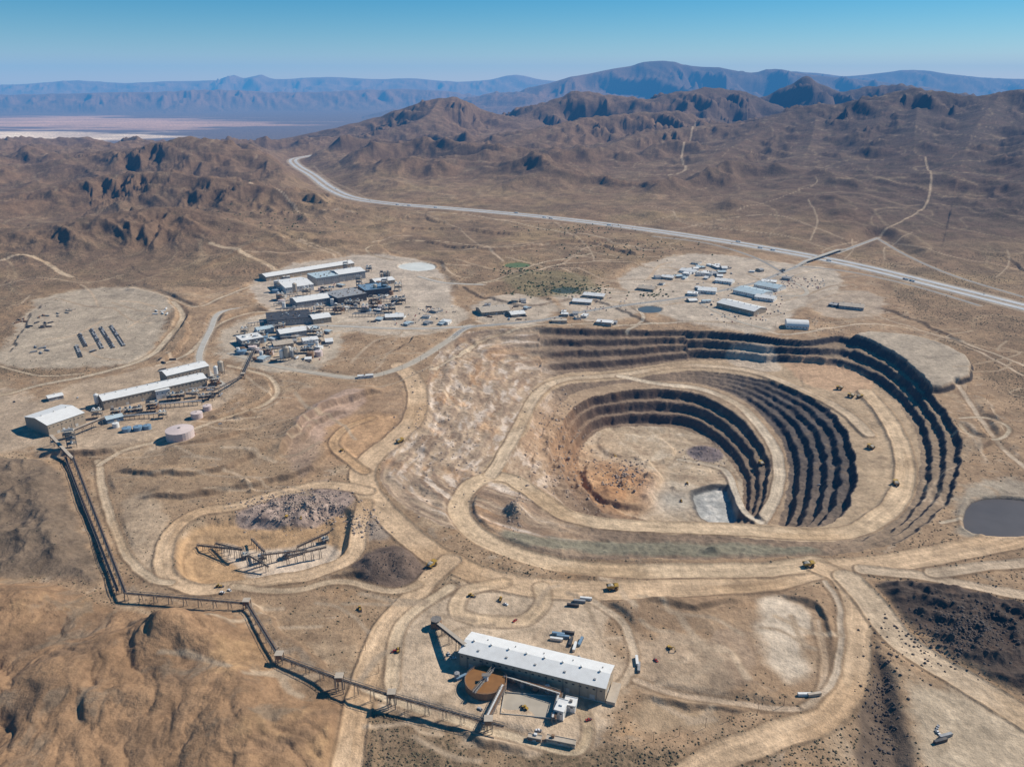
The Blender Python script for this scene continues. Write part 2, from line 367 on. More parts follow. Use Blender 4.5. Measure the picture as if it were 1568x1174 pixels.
road([(150,705),(160,760),(172,800),(195,850),(230,885),(262,892)],10,col=(0.48,0.39,0.285),berm=0.6)
road([(152,712),(190,690),(255,672),(330,645),(400,622),(425,600),(408,575),(350,560)],9,col=(0.48,0.40,0.30),berm=0.5)
road([(690,900),(650,925),(612,960),(602,1010),(600,1050)],12,col=(0.53,0.43,0.31),berm=0.5)
road([(830,898),(830,925),(800,950),(740,950),(700,935),(715,905),(770,892)],16,col=(0.53,0.415,0.29),berm=0.3)
road([(560,1055),(640,1085),(760,1120),(880,1150),(900,1110),(880,1070)],8,col=(0.5,0.42,0.31),berm=0.3)
road([(930,1065),(960,1040),(970,1000),(950,950),(900,915)],8,col=(0.45,0.37,0.28),berm=0.3)
road([(975,1040),(1030,1062),(1120,1075),(1200,1085),(1250,1070),(1262,1010),(1250,950)],7,col=(0.45,0.36,0.27),berm=0.3)
road([(1262,890),(1285,925),(1286,990),(1270,1050),(1230,1080)],6,col=(0.44,0.37,0.29),berm=0.5)
road([(1468,590),(1500,640),(1540,690),(1600,740)],8,col=(0.44,0.37,0.29),berm=0.3)
road([(1470,640),(1510,640),(1545,655),(1530,672),(1490,668),(1470,650)],6,col=(0.46,0.40,0.31),berm=0.3)
road([(1440,800),(1500,790),(1568,800)],6,col=(0.42,0.36,0.28),berm=0.3)
road([(265,462),(280,485),(255,520),(225,548),(150,572),(60,590),(0,605),(-100,612)],12,col=(0.45,0.385,0.295),berm=0.6)
road([(200,440),(250,452),(300,470),(340,455),(400,432)],9,col=(0.45,0.38,0.29),berm=0.4)
road([(240,560),(290,540),(330,500),(380,480),(420,478)],9,col=(0.45,0.38,0.29),berm=0.3)
road([(0,560),(60,575),(130,572)],6,col=(0.42,0.35,0.26),berm=0.2)
road([(-40,416),(30,405),(62,408),(110,428)],15,col=(0.46,0.37,0.265),berm=0,shape=False)
road([(325,390),(370,397),(420,412),(450,425)],17,col=(0.46,0.37,0.265),berm=0,shape=False)
road([(600,398),(560,385),(620,370),(700,372),(790,385)],6,col=(0.40,0.33,0.24),berm=0,shape=False)
road([(660,425),(720,435),(790,425),(850,405),(920,400),(1000,410)],9,col=(0.45,0.37,0.275),berm=0,shape=False)
road([(700,440),(760,428),(830,402),(905,388)],7,col=(0.44,0.37,0.275),berm=0,shape=False)
road([(960,505),(985,490),(970,470),(930,462)],9,col=(0.46,0.40,0.32),berm=0,shape=False)
road([(940,500),(1060,492),(1140,497),(1200,512),(1260,505)],8,col=(0.45,0.39,0.31),berm=0,shape=False)
road([(1250,505),(1340,495),(1430,510),(1568,560),(1650,590)],8,col=(0.46,0.38,0.29),berm=0,shape=False)
road([(1330,480),(1400,500),(1500,540),(1568,575)],6,col=(0.44,0.36,0.275),berm=0,shape=False)
road([(660,565),(700,540),(740,515),(830,498),(960,498)],8,col=(0.45,0.38,0.29),berm=0,shape=False)
def trail(l,w=4,c=(0.38,0.305,0.22)): road(l,w,col=c,berm=0,shape=False,tracks=0,soft=2.5)
trail([(1340,365),(1390,350),(1415,335),(1418,310),(1408,290)],8)
trail([(1062,225),(1055,245),(1042,262),(1048,280),(1020,285)],12)
trail([(1000,360),(1080,345),(1180,340),(1290,372)],6); trail([(1280,385),(1200,365),(1100,352)],6)
trail([(1340,365),(1430,392),(1568,412)],5); trail([(1235,330),(1250,350),(1240,372)],5)
trail([(0,440),(60,430),(130,436),(190,425)],5); trail([(620,320),(690,345),(740,380)],5)
trail([(850,340),(900,380),(910,400)],5); trail([(480,250),(510,275),(560,300)],6)
trail([(640,325),(720,330),(800,345),(900,362),(1000,385)],8,(0.44,0.37,0.28)); trail([(700,400),(760,412),(850,425),(950,430)],6); trail([(880,380),(960,395),(1040,392)],6)
for i in range(24):
    x0=rng.uniform(900,1560); y0=rng.uniform(470,600) if i%2 else rng.uniform(300,440)
    if x0<1450 and y0>480: x0+=520
    trail([(x0,y0),(x0+rng.uniform(-60,60),y0+rng.uniform(6,16)),(x0+rng.uniform(-120,120),y0+rng.uniform(15,36))],4)
for (bx0,bx1,by0,by1,n_,w_) in ((180,500,690,760,12,4),(960,1230,930,1090,16,5),(330,640,900,1060,14,5),(1400,1560,620,780,9,4),(350,700,500,620,18,5),(980,1300,400,480,16,6),(200,560,570,680,14,4),(600,940,920,1130,14,5),(10,260,450,560,12,5),(640,980,380,460,14,6),(420,900,330,400,10,6)):
    for i in range(n_):
        x0=rng.uniform(bx0,bx1); y0=rng.uniform(by0,by1); dx=(bx1-bx0)*rng.uniform(.1,.4)*rng.choice((-1,1)); dy=(by1-by0)*rng.uniform(-.35,.35)
        v_=rng.uniform(.75,1.12); trail([(x0,y0),(x0+dx*.5,y0+dy*.8),(x0+dx,y0+dy)],w_*rng.uniform(.7,1.5),(0.45*v_,0.36*v_,0.265*v_))
PAVED=[]
def paved(name,lst,w,z=0,col='asphalt',sh=14,lines=True,lift=0.3,k=6):
    pts=smooth(P3(lst,z),k)
    r=polydist(pts,w/2+sh*2+10)
    I,D,Zr,T,S=r
    m=sst(w/2+sh,w/2+1,D); Z[I]=Z[I]*(1-m)+(Zr-0.0)*m
    ROADS.append((I,D,T,S,w+7,(0.41,0.35,0.28),0,3.0))
    PAVED.append((name,pts,w,col,lines,lift))
hw=[(p[0],p[1],0 if p[0]>560 else -8 if p[0]>500 else -22) for p in hwp]
hwP=smooth(P3(hw),8)
r=polydist(hwP,320); I,D,Zr,T,S=r
m=sst(280,45,D); Z[I]=Z[I]*(1-m)+Zr*m
ROADS.append((I,D,T,S,84,(0.36,0.31,0.25),0,7.0))
def offset(pts,o):
    t=np.gradient(pts[:,:2],axis=0); t/=np.linalg.norm(t,axis=1)[:,None]
    q=pts.copy(); q[:,0]-=t[:,1]*o; q[:,1]+=t[:,0]*o; return q
PAVED.append(("highway",offset(hwP,18),19,'hwy',True,0.35)); PAVED.append(("highway",offset(hwP,-18),19,'hwy',True,0.35))
paved("access_road",[(690,520),(715,502),(760,497),(830,490),(900,476),(960,467),(1030,458),(1100,446),(1160,432),(1200,416),(1236,402)],12)
paved("access_road",[(1280,388),(1310,377),(1345,364)],11,sh=60)
paved("highway_ramp",[(1345,366),(1390,392),(1460,422),(1568,455)],8,lines=False,sh=60)
paved("highway_ramp",[(1225,408),(1300,416),(1400,438),(1500,468)],8,lines=False,sh=30)
paved("highway_ramp",[(1200,418),(1150,392),(1080,372),(1000,362)],8,lines=False)
paved("plant_road",[(392,470),(338,478),(322,505),(305,545),(318,570),(345,592)],11,col='conc',lines=False)
paved("plant_road",[(350,540),(420,560),(490,572),(550,578),(605,566),(648,546),(700,512)],13,col='dirtpave',lines=False)
paved("plant_road",[(470,497),(540,500),(620,503),(700,501),(722,498)],10,col='conc',lines=False)
paved("plant_road",[(640,423),(680,433),(740,436)],9,col='conc',lines=False)
paved("plant_road",[(1060,458),(1120,488),(1180,505)],9,col='dirtpave',lines=False)
paved("plant_road",[(1190,420),(1230,440),(1230,452),(1180,452)],9,col='dirtpave',lines=False)
PONDS=[]
def pond(name,lst,depth,col,z=0):
    I,sd=region(lst,margin=25,z=z,warp=None)
    Z[I]-=sst(3,-3,sd)*depth
    Z[I]+=1.2*np.exp(-((sd-5)/2.5)**2)
    PONDS.append((name,lst,depth,col,z))
def flatten(lst,z=0):
    I,sd=region(lst,margin=30); m=sst(14,0,sd); Z[I]=Z[I]*(1-m)+z*m
for c in ([(605,405),(640,398),(672,404),(670,416),(630,418),(605,413)],[(765,402),(800,399),(825,403),(815,411),(775,411)],[(835,446),(862,438),(890,441),(880,448),(850,450)],[(968,470),(990,466),(1020,469),(1018,479),(985,481)]):
    flatten(c)
pond("lined_pond",[(612,405),(640,401),(664,405),(664,412),(640,415),(614,411)],3,(0.66,0.66,0.61))
pond("algae_pond",[(776,404),(795,402),(810,404.5),(808,408.5),(785,409.5),(774,408)],1.5,(0.13,0.17,0.06))
pond("settling_pond",[(843,444),(864,439),(886,442),(878,448),(856,449)],1.5,(0.06,0.075,0.05))
pond("settling_pond",[(978,471),(994,468),(1012,471),(1010,477),(992,479),(979,476)],2,(0.08,0.11,0.13))
pond("lined_pond",[(1488,768),(1545,762),(1600,775),(1600,812),(1530,820),(1478,808)],4,(0.075,0.068,0.07))
# ------------------------------------------------------------------ slope
dZy=np.gradient(Z,axis=0)/np.gradient(Y,axis=0); dZx=np.gradient(Z,axis=1)/np.gradient(X,axis=1)
slope=np.sqrt(dZy**2+dZx**2)
# ------------------------------------------------------------------ colours
C=np.zeros(X.shape+(3,)); NAT=np.ones(X.shape)
def paintI(I,m,col):
    m=np.clip(m,0,1)[...,None]; C[I]=C[I]*(1-m)+np.array(col)*m
ALL=(slice(None),slice(None))
n1=fbm(X,Y,600,5,401); n2=fbm(X,Y,120,4,411); n3=fbm(X,Y,2500,4,421)
C[:]=np.array((0.25,0.178,0.115))
paintI(ALL,sst(-0.3,0.5,n2)*0.45,(0.32,0.24,0.16))
paintI(ALL,sst(0.0,0.5,n1)*0.5,(0.21,0.138,0.088))
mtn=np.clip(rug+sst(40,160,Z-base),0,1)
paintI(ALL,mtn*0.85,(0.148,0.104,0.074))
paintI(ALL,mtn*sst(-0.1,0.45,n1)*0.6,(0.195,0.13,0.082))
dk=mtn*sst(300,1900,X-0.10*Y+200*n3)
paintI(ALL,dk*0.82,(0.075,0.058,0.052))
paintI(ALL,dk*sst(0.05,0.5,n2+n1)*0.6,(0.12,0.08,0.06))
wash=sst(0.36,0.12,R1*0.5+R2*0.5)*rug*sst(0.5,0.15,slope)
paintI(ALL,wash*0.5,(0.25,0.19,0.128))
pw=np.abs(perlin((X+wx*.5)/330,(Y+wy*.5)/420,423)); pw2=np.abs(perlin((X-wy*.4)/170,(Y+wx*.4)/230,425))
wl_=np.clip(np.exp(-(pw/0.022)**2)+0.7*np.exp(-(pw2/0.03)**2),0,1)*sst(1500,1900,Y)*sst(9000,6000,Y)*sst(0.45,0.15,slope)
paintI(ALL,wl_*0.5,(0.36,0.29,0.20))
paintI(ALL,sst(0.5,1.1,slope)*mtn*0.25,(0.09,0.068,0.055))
mid=(1-mtn)*sst(1750,2200,Y)*(1-sst(6000,8000,Y))
paintI(ALL,mid*sst(-0.2,0.5,fbm(X,Y,200,5,431))*0.5,(0.31,0.24,0.135))
paintI(ALL,mid*sst(0.0,0.4,fbm(X,Y,350,5,433))*0.6,(0.16,0.118,0.082))
val=sst(8500,12000,Y)*(1-sst(-450,-300,Z))
paintI(ALL,val,(0.15,0.115,0.085))
n4=fbm(X/3.0,Y,900,5,441)
def farpatch(lst,z,soft,col,a):
    pts=smooth(P3(lst,z),4,True); I,D,_,_,_=polydist(pts,soft*3,True)
    sd=np.where(inside(pts,I),-D,D); paintI(I,sst(soft,-soft,sd+n4[I]*soft*4)*np.clip(a*(0.8+0.8*n4[I]),0,1),col)
farpatch([(-80,206),(60,201),(150,206),(240,204),(270,210),(150,218),(60,226),(-80,230)],-620,500,(0.95,0.84,0.68),1.0)
farpatch([(-80,184),(120,178),(250,182),(420,191),(250,199),(60,196),(-80,199)],-620,900,(0.62,0.43,0.31),0.9)
farpatch([(720,142),(800,140),(850,145),(780,150)],-620,1200,(0.5,0.45,0.36),0.5)
def tint(lst,col,a=1.0,soft=8,z=0,nat=None,warp=WN):
    I,sd=region(lst,margin=80,z=z,warp=warp); m=sst(soft,-soft,sd+fbm(X[I],Y[I],30,3,451)*soft)*a
    paintI(I,m,col)
    if nat is not None: NAT[I]=NAT[I]*(1-m)+nat*m
MINE=[(-150,600),(150,575),(250,500),(200,440),(330,445),(480,395),(640,390),(720,440),(830,450),(960,410),(1080,385),(1280,400),(1380,460),(1460,540),(1560,620),(1640,760),(1800,800),(1800,1260),(-200,1300)]
tint(MINE,(0.345,0.25,0.165),0.85,25,nat=0.2,warp=WPAD)
I,sd=region(MINE,margin=10); mm=sst(10,-30,sd)
for lam,sd_,th,col,a in ((70,461,.10,(0.43,0.335,0.235),.65),(110,463,.12,(0.24,0.17,0.112),.6),(45,465,.2,(0.40,0.265,0.155),.5),(38,467,.24,(0.28,0.245,0.20),.5),(26,469,.25,(0.50,0.42,0.335),.5)):
    paintI(I,mm*sst(th,th+.22,fbm(X[I]+WB[0][I],Y[I]+WB[1][I],lam,5,sd_,0.6))*a,col)
tint([(400,620),(500,590),(620,600),(600,680),(480,720),(430,700)],(0.36,0.25,0.165),0.6,10,nat=0.05)
tint([(440,680),(470,640),(530,600),(560,615),(500,660),(480,720),(450,725)],(0.44,0.335,0.285),0.6,6,nat=0.05)
tint([(180,700),(400,640),(500,700),(420,745),(260,790),(200,850),(170,780)],(0.315,0.235,0.158),0.5,8,nat=0.3)
tint([(190,770),(240,760),(255,820),(230,880),(200,850)],(0.44,0.36,0.27),0.6,6,nat=0.1)
tint(FG,(0.30,0.195,0.115),0.92,5,nat=0.03)
I,sd=region(FG,margin=20)
mm=sst(5,-5,sd); qx=X[I]+WB[0][I]; qy=Y[I]+WB[1][I]
paintI(I,mm*sst(0.0,0.3,fbm(qx,qy,75,5,461,.6))*0.7,(0.20,0.138,0.09)); paintI(I,mm*sst(0.1,0.4,fbm(qx,qy,90,5,471,.6))*0.6,(0.40,0.27,0.15)); paintI(I,mm*sst(0.1,0.35,fbm(qx,qy,50,5,473,.6))*0.6,(0.22,0.185,0.14)); paintI(I,mm*sst(.35,.65,slope[I])*.3,(0.15,0.10,0.068))
tint([(-150,705),(66,710),(105,760),(140,850),(150,895),(60,885),(-150,885)],(0.165,0.13,0.097),0.9,6,nat=0.1)
tint([(640,920),(700,900),(1230,890),(1270,1000),(1230,1090),(1000,1150),(960,1060),(930,960)],(0.33,0.235,0.155),0.5,8,nat=0.1)
tint([(560,1085),(760,1130),(960,1150),(1040,1160),(1000,1260),(560,1260)],(0.22,0.165,0.11),0.8,6,nat=1.0)
tint([(1165,920),(1200,915),(1245,945),(1235,1000),(1262,1040),(1215,1045),(1170,1000),(1160,950)],(0.66,0.59,0.49),0.7,8,nat=0.0,warp=WPAD)
tint([(1080,985),(1130,960),(1160,1000),(1150,1050),(1090,1050)],(0.33,0.255,0.19),0.7,5,nat=0.0)
for poly,zl,col in PADS:
    I,sd=region(poly,margin=60,warp=WPAD); m=sst(9,-9,sd+fbm(X[I],Y[I],26,4,455)*16)*0.88
    paintI(I,m,col); NAT[I]*=1-m
    paintI(I,m*sst(0.1,0.45,fbm(X[I],Y[I],24,4,457))*0.5,np.array(col)*0.70); paintI(I,m*sst(0.15,0.5,fbm(X[I],Y[I],30,4,459))*0.6,np.array(col)*1.35)
I,sd=DUMPR; m=sst(6,-6,sd); paintI(I,m*0.95,(0.070,0.058,0.052)); NAT[I]*=1-m
paintI(I,m*sst(0.0,0.4,fbm(X[I],Y[I],14,4,481))*0.5,(0.13,0.092,0.07))
tint([(1330,990),(1372,1040),(1400,1174),(1420,1260),(1320,1260),(1318,1060)],(0.12,0.097,0.08),0.85,5,nat=0.1)
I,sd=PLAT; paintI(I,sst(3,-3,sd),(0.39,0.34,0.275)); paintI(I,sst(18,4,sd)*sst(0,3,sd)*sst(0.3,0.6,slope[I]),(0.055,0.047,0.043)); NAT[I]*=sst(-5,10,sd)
tint([(268,860),(285,815),(350,790),(440,800),(520,775),(545,805),(540,850),(480,870),(400,900),(300,890)],(0.45,0.31,0.18),0.85,4,nat=0)
tint([(330,825),(400,830),(500,820),(515,850),(440,875),(380,870)],(0.63,0.55,0.46),0.85,5,nat=0)
tint([(540,860),(600,835),(655,865),(640,895),(560,893)],(0.14,0.108,0.092),0.9,4,nat=0)
tint([(365,782),(430,762),(500,735),(545,762),(500,790),(430,800),(380,802)],(0.37,0.30,0.27),0.85,4,nat=0)
I,sd=region([(365,782),(430,762),(500,735),(545,762),(500,790),(430,800),(380,802)],margin=10); paintI(I,sst(2,-2,sd)*sst(.05,.3,perlin(X[I]/9,Y[I]/9,491))*.7,(0.16,0.13,0.12))
tint([(540,790),(575,780),(605,815),(580,830),(548,815)],(0.26,0.225,0.195),0.8,4,nat=0)
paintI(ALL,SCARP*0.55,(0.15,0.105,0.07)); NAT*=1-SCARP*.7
# pit colours
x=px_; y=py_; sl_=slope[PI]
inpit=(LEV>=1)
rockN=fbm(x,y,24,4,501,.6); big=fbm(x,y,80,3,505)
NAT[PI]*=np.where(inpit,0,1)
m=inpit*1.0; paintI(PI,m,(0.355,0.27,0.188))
paintI(PI,m*sst(-0.2,0.5,big)*0.5,(0.42,0.335,0.245))
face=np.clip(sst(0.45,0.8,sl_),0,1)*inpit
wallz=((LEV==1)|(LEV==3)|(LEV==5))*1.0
paintI(PI,wallz*east*(LEV==3)*0.9,(0.085,0.080,0.082))  # east wall: dark rock, with shade on treads and faces put into colour
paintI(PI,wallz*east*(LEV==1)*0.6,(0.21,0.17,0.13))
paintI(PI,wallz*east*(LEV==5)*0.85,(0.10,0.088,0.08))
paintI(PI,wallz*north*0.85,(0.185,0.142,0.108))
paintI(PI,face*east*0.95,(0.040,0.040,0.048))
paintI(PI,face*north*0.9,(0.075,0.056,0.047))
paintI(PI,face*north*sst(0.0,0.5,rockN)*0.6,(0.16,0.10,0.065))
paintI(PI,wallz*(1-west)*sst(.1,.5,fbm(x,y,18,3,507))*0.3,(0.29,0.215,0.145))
D0=PD[0][0]; al=(y+x*.45)
sband=fbm(D0*3.0,al*.8,70,5,511,.6)
r2=fbm(D0*2.2+300,al*.7,44,5,513,.65); r3=fbm(x,y,16,3,517,.6)
wl=west*inpit*((LEV==1)|(LEV==3)|(LEV>=4))
paintI(PI,wl*0.9,(0.42,0.335,0.25))
paintI(PI,wl*sst(0.0,0.25,sband)*0.8,(0.30,0.215,0.15))
paintI(PI,wl*sst(0.02,0.25,r2)*0.9,(0.58,0.51,0.445))
paintI(PI,wl*sst(0.12,0.42,big+.4*sband)*0.5,(0.46,0.285,0.155))
paintI(PI,wl*sst(0.10,0.3,-r2)*0.55,(0.20,0.15,0.115))
paintI(PI,wl*(LEV==1)*sst(0.0,0.08,FRR)*sst(.3,.2,FRR)*0.45,(0.17,0.13,0.105))
paintI(PI,wl*sst(0.15,0.4,r3)*0.45,(0.22,0.165,0.125))
fl=(LEV==6)*1.0
rr=fbm(x+WB[0][PI],y+WB[1][PI],40,5,519,.62)
paintI(PI,fl,(0.44,0.36,0.265)); paintI(PI,fl*sst(0,0.3,rr)*0.7,(0.58,0.51,0.41)); paintI(PI,fl*sst(0.05,0.3,-rr)*0.6,(0.28,0.21,0.15))
xo,yo=W(950,742,-102); o=np.exp(-(((x-xo)/62)**2+((y-yo)/75)**2)**2); paintI(PI,o*(LEV>=4)*0.92,(0.40,0.22,0.105)); paintI(PI,o*(LEV>=4)*sst(.0,.3,rr)*0.7,(0.52,0.35,0.20)); paintI(PI,o*(LEV>=4)*sst(.1,.35,-rr)*0.75,(0.13,0.08,0.052))
xo,yo=W(870,690,-70); o=np.exp(-(((x-xo)/80)**2+((y-yo)/120)**2)); paintI(PI,o*(LEV>=3)*0.6,(0.43,0.27,0.155))
xo,yo=W(1030,765,-112); o=np.exp(-(((x-xo)/40)**2+((y-yo)/40)**2)); paintI(PI,o*(LEV>=6)*0.8,(0.45,0.44,0.40))
xo,yo=W(1080,690,-106); o=sst(1.15,0.85,np.sqrt(((x-xo)/32)**2+((y-yo)/32)**2)); paintI(PI,o*(LEV>=6)*0.9,(0.15,0.13,0.145))
I,sd=LP; paintI(I,sst(2,-2,sd),(0.36,0.38,0.385)); paintI(I,sst(8,2,sd)*sst(-5,0,sd)*0.9,(0.08,0.085,0.09)); paintI(I,sst(0,-8,sd)*sst(.0,.25,fbm(X[I],Y[I],20,3,521))*.8,(0.55,0.56,0.55))
wb=(LEV==2)*1.0; paintI(PI,wb*0.9,(0.44,0.345,0.24)); paintI(PI,wb*sst(.05,.4,rockN)*.5,(0.34,0.255,0.17))
tint([(1210,552),(1290,562),(1340,590),(1310,600),(1250,590),(1215,570)],(0.52,0.36,0.24),0.75,5,z=-36)
tint([(1115,522),(1180,528),(1200,545),(1160,545),(1125,535)],(0.53,0.46,0.38),0.7,4,z=-12)
tint([(770,812),(850,822),(1000,828),(1150,828),(1240,835),(1230,850),(1000,852),(860,845),(780,828)],(0.21,0.21,0.16),0.8,6,z=-4)
for I,D,T,S,w,col,tr,soft in ROADS:
    m=sst(w/2+soft,w/2-soft,D)
    c=np.array(col)[None,None,:]*np.ones(D.shape+(1,))
    if tr:
        st=perlin(T/90,D*S/2.2,601)*0.17+perlin(T/25,D*S/5,603)*0.13
        q=(D/(w/2)); c=c*(1+st+0.12*np.exp(-((q-0.45)/0.22)**2)-0.10*sst(0.75,1.0,q))[...,None]
        dmp=sst(0.1,0.5,perlin(T/160,S*0.1,607)); c=c*(1-0.2*dmp[...,None]*np.array((0.8,1.0,1.25)))
    m3=m[...,None]; C[I]=C[I]*(1-m3)+c*m3; NAT[I]*=1-m
    if tr:
        e=np.exp(-((D-w/2-1.5)/1.6)**2)*0.62; paintI(I,e,(0.20,0.145,0.095))
for name,lst,dep,col,z in PONDS:
    I,sd=region(lst,margin=10,z=z,warp=None); paintI(I,sst(2,-1,sd),np.array(col)*0.9); NAT[I]*=sst(-2,8,sd)
tint([(770,425),(830,415),(900,425),(910,445),(850,455),(800,450)],(0.19,0.185,0.10),0.5,14,nat=1.0)
C*= (1+0.16*fbm(X,Y,18,4,701,.65))[...,None]
C*= np.array((1.06,0.985,0.91))
NAT*=sst(1.0,0.5,slope)
C=np.clip(C,0.01,0.95)
# ------------------------------------------------------------------ mesh
def hz(x,y):
    r=np.interp(y,ys,np.arange(NR)); c=(x/half(y)+1)/2*(NC-1)
    r0=int(min(max(r,0),NR-2)); c0=int(min(max(c,0),NC-2)); fr=min(max(r-r0,0),1); fc=min(max(c-c0,0),1)
    return float((Z[r0,c0]*(1-fc)+Z[r0,c0+1]*fc)*(1-fr)+(Z[r0+1,c0]*(1-fc)+Z[r0+1,c0+1]*fc)*fr)
def natv(x,y):
    r=int(np.searchsorted(ys,y)); c=int((x/half(y)+1)/2*(NC-1))
    if r>=NR or c<0 or c>=NC: return 0
    return NAT[r,c]
co=np.stack([X,Y,Z],-1).reshape(-1,3).astype(np.float32)
idx=np.arange(NR*NC,dtype=np.int32).reshape(NR,NC)
quads=np.stack([idx[:-1,:-1],idx[:-1,1:],idx[1:,1:],idx[1:,:-1]],-1).reshape(-1,4)
def raw_mesh(name,co,faces,k):
    me=bpy.data.meshes.new(name)
    me.vertices.add(len(co)); me.vertices.foreach_set("co",np.ascontiguousarray(co,np.float32).ravel())
    nf=len(faces); me.loops.add(nf*k); me.loops.foreach_set("vertex_index",np.ascontiguousarray(faces,np.int32).ravel())
    me.polygons.add(nf); me.polygons.foreach_set("loop_start",np.arange(0,nf*k,k,dtype=np.int32))
    me.update(calc_edges=True)
    return me
me=raw_mesh("terrain",co,quads,4)
me.polygons.foreach_set("use_smooth",np.ones(len(quads),bool))
at=me.color_attributes.new("Col",'FLOAT_COLOR','POINT')
cc=np.ones((NR*NC,4),np.float32); cc[:,:3]=C.reshape(-1,3); at.data.foreach_set("color",cc.ravel())
an=me.attributes.new("Nat",'FLOAT','POINT'); an.data.foreach_set("value",NAT.reshape(-1).astype(np.float32))
scene=bpy.context.scene
def link(o): scene.collection.objects.link(o); return o
ter=link(bpy.data.objects.new("terrain",me))

# ------------------------------------------------------------------ materials
class NT:
    def __init__(s,m): s.t=m.node_tree; s.n=s.t.nodes; s.l=s.t.links
    def add(s,t,**k):
        n=s.n.new(t)
        for a,b in k.items(): setattr(n,a,b)
        return n
    def mix(s,f,a,b,mode='MIX'):
        n=s.n.new('ShaderNodeMix'); n.data_type='RGBA'; n.blend_type=mode
        for i,v in ((0,f),(6,a),(7,b)):
            if hasattr(v,'is_linked'): s.l.new(v,n.inputs[i])
            else: n.inputs[i].default_value=v
        return n.outputs[2]
    def math(s,op,a,b=0.5):
        n=s.n.new('ShaderNodeMath'); n.operation=op
        for i,v in ((0,a),(1,b)):
            if hasattr(v,'is_linked'): s.l.new(v,n.inputs[i])
            else: n.inputs[i].default_value=v
        return n.outputs[0]
    def rng(s,v,a,b,c,d):
        n=s.n.new('ShaderNodeMapRange'); s.l.new(v,n.inputs[0])
        for i,q in enumerate((a,b,c,d)): n.inputs[i+1].default_value=q
        return n.outputs[0]
def c4(c): return (c[0],c[1],c[2],1)
def mat(name,col,rough=0.8,var=0.18,sc=0.35,metal=0,stripe=None,spec=0.3,dirt=0.25):
    m=bpy.data.materials.new(name); m.use_nodes=True; n=NT(m); b=n.n['Principled BSDF']
    g=n.add('ShaderNodeTexCoord')
    nz=n.add('ShaderNodeTexNoise'); nz.inputs['Scale'].default_value=sc; nz.inputs['Detail'].default_value=4; n.l.new(g.outputs['Object'],nz.inputs['Vector'])
    f=n.rng(nz.outputs['Fac'],0.3,0.7,1-var,1+var)
    c=n.mix(1.0,c4(col),f,'MULTIPLY')
    nz2=n.add('ShaderNodeTexNoise'); nz2.inputs['Scale'].default_value=sc*0.3; nz2.inputs['Detail'].default_value=5; n.l.new(g.outputs['Object'],nz2.inputs['Vector'])
    c=n.mix(n.rng(nz2.outputs['Fac'],0.5,0.75,0,dirt),c,(0.28,0.21,0.14,1))
    if stripe:
        w=n.add('ShaderNodeTexWave'); w.bands_direction='X'; w.inputs['Scale'].default_value=stripe; w.inputs['Distortion'].default_value=0; n.l.new(g.outputs['Object'],w.inputs['Vector'])
        c=n.mix(n.rng(w.outputs['Fac'],0,0.25,0.22,0),c,(0.05,0.05,0.05,1))
    n.l.new(c,b.inputs['Base Color']); b.inputs['Roughness'].default_value=rough; b.inputs['Metallic'].default_value=metal
    b.inputs['Specular IOR Level'].default_value=spec
    return m
m=bpy.data.materials.new("desert_ground"); m.use_nodes=True; n=NT(m); b=n.n['Principled BSDF']
g=n.add('ShaderNodeNewGeometry'); P=g.outputs['Position']
a=n.add('ShaderNodeAttribute',attribute_name="Col"); na=n.add('ShaderNodeAttribute',attribute_name="Nat")
def noise(sc,det,rough=0.55,dim='3D'):
    q=n.add('ShaderNodeTexNoise'); q.noise_dimensions=dim; q.inputs['Scale'].default_value=sc; q.inputs['Detail'].default_value=det; q.inputs['Roughness'].default_value=rough; n.l.new(P,q.inputs['Vector']); return q.outputs['Fac']
c=n.mix(1.0,a.outputs['Color'],n.rng(noise(0.02,7,0.7,'2D'),0.3,0.7,0.74,1.26),'MULTIPLY')
hf=noise(0.14,5,0.72)
c=n.mix(1.0,c,n.rng(hf,0.3,0.7,0.74,1.26),'MULTIPLY')
v=n.add('ShaderNodeTexVoronoi'); v.voronoi_dimensions='2D'; v.inputs['Scale'].default_value=0.22; n.l.new(P,v.inputs['Vector'])
dn=noise(0.012,4,0.6,'2D')
dens=n.rng(dn,0.38,0.65,0.06,0.46)
sp=n.math('LESS_THAN',v.outputs['Distance'],dens)
sp=n.math('MULTIPLY',sp,n.rng(na.outputs['Fac'],0.15,0.9,0,0.50))
c=n.mix(sp,c,(0.075,0.066,0.038,1))
n.l.new(c,b.inputs['Base Color']); b.inputs['Roughness'].default_value=0.95; b.inputs['Specular IOR Level'].default_value=0.1
bp=n.add('ShaderNodeBump'); bp.inputs['Strength'].default_value=1.0; bp.inputs['Distance'].default_value=1.9
n.l.new(hf,bp.inputs['Height'])
bp2=n.add('ShaderNodeBump'); bp2.inputs['Distance'].default_value=18
n.l.new(noise(0.009,7,0.58,'2D'),bp2.inputs['Height']); n.l.new(n.rng(na.outputs['Fac'],0.3,1,0,0.6),bp2.inputs['Strength'])
n.l.new(bp2.outputs['Normal'],bp.inputs['Normal'])
n.l.new(bp.outputs['Normal'],b.inputs['Normal'])
me.materials.append(m)
MW=mat("white_roof_metal",(0.80,0.79,0.76),0.5,0.05,0.2,stripe=0.9,dirt=0.10)
MWH=mat("white_paint",(0.76,0.75,0.72),0.5,0.06,0.3,dirt=0.12)
MBE=mat("beige_cladding",(0.42,0.34,0.25),0.7,0.10,0.25,stripe=1.2)
MTN=mat("tan_roof",(0.50,0.42,0.33),0.7,0.1,0.25,stripe=0.9)
MGR=mat("grey_cladding",(0.32,0.32,0.32),0.6,0.12,0.25,stripe=1.2)
MBL=mat("pale_blue_roof",(0.50,0.60,0.64),0.5,0.08,0.25,stripe=0.9)
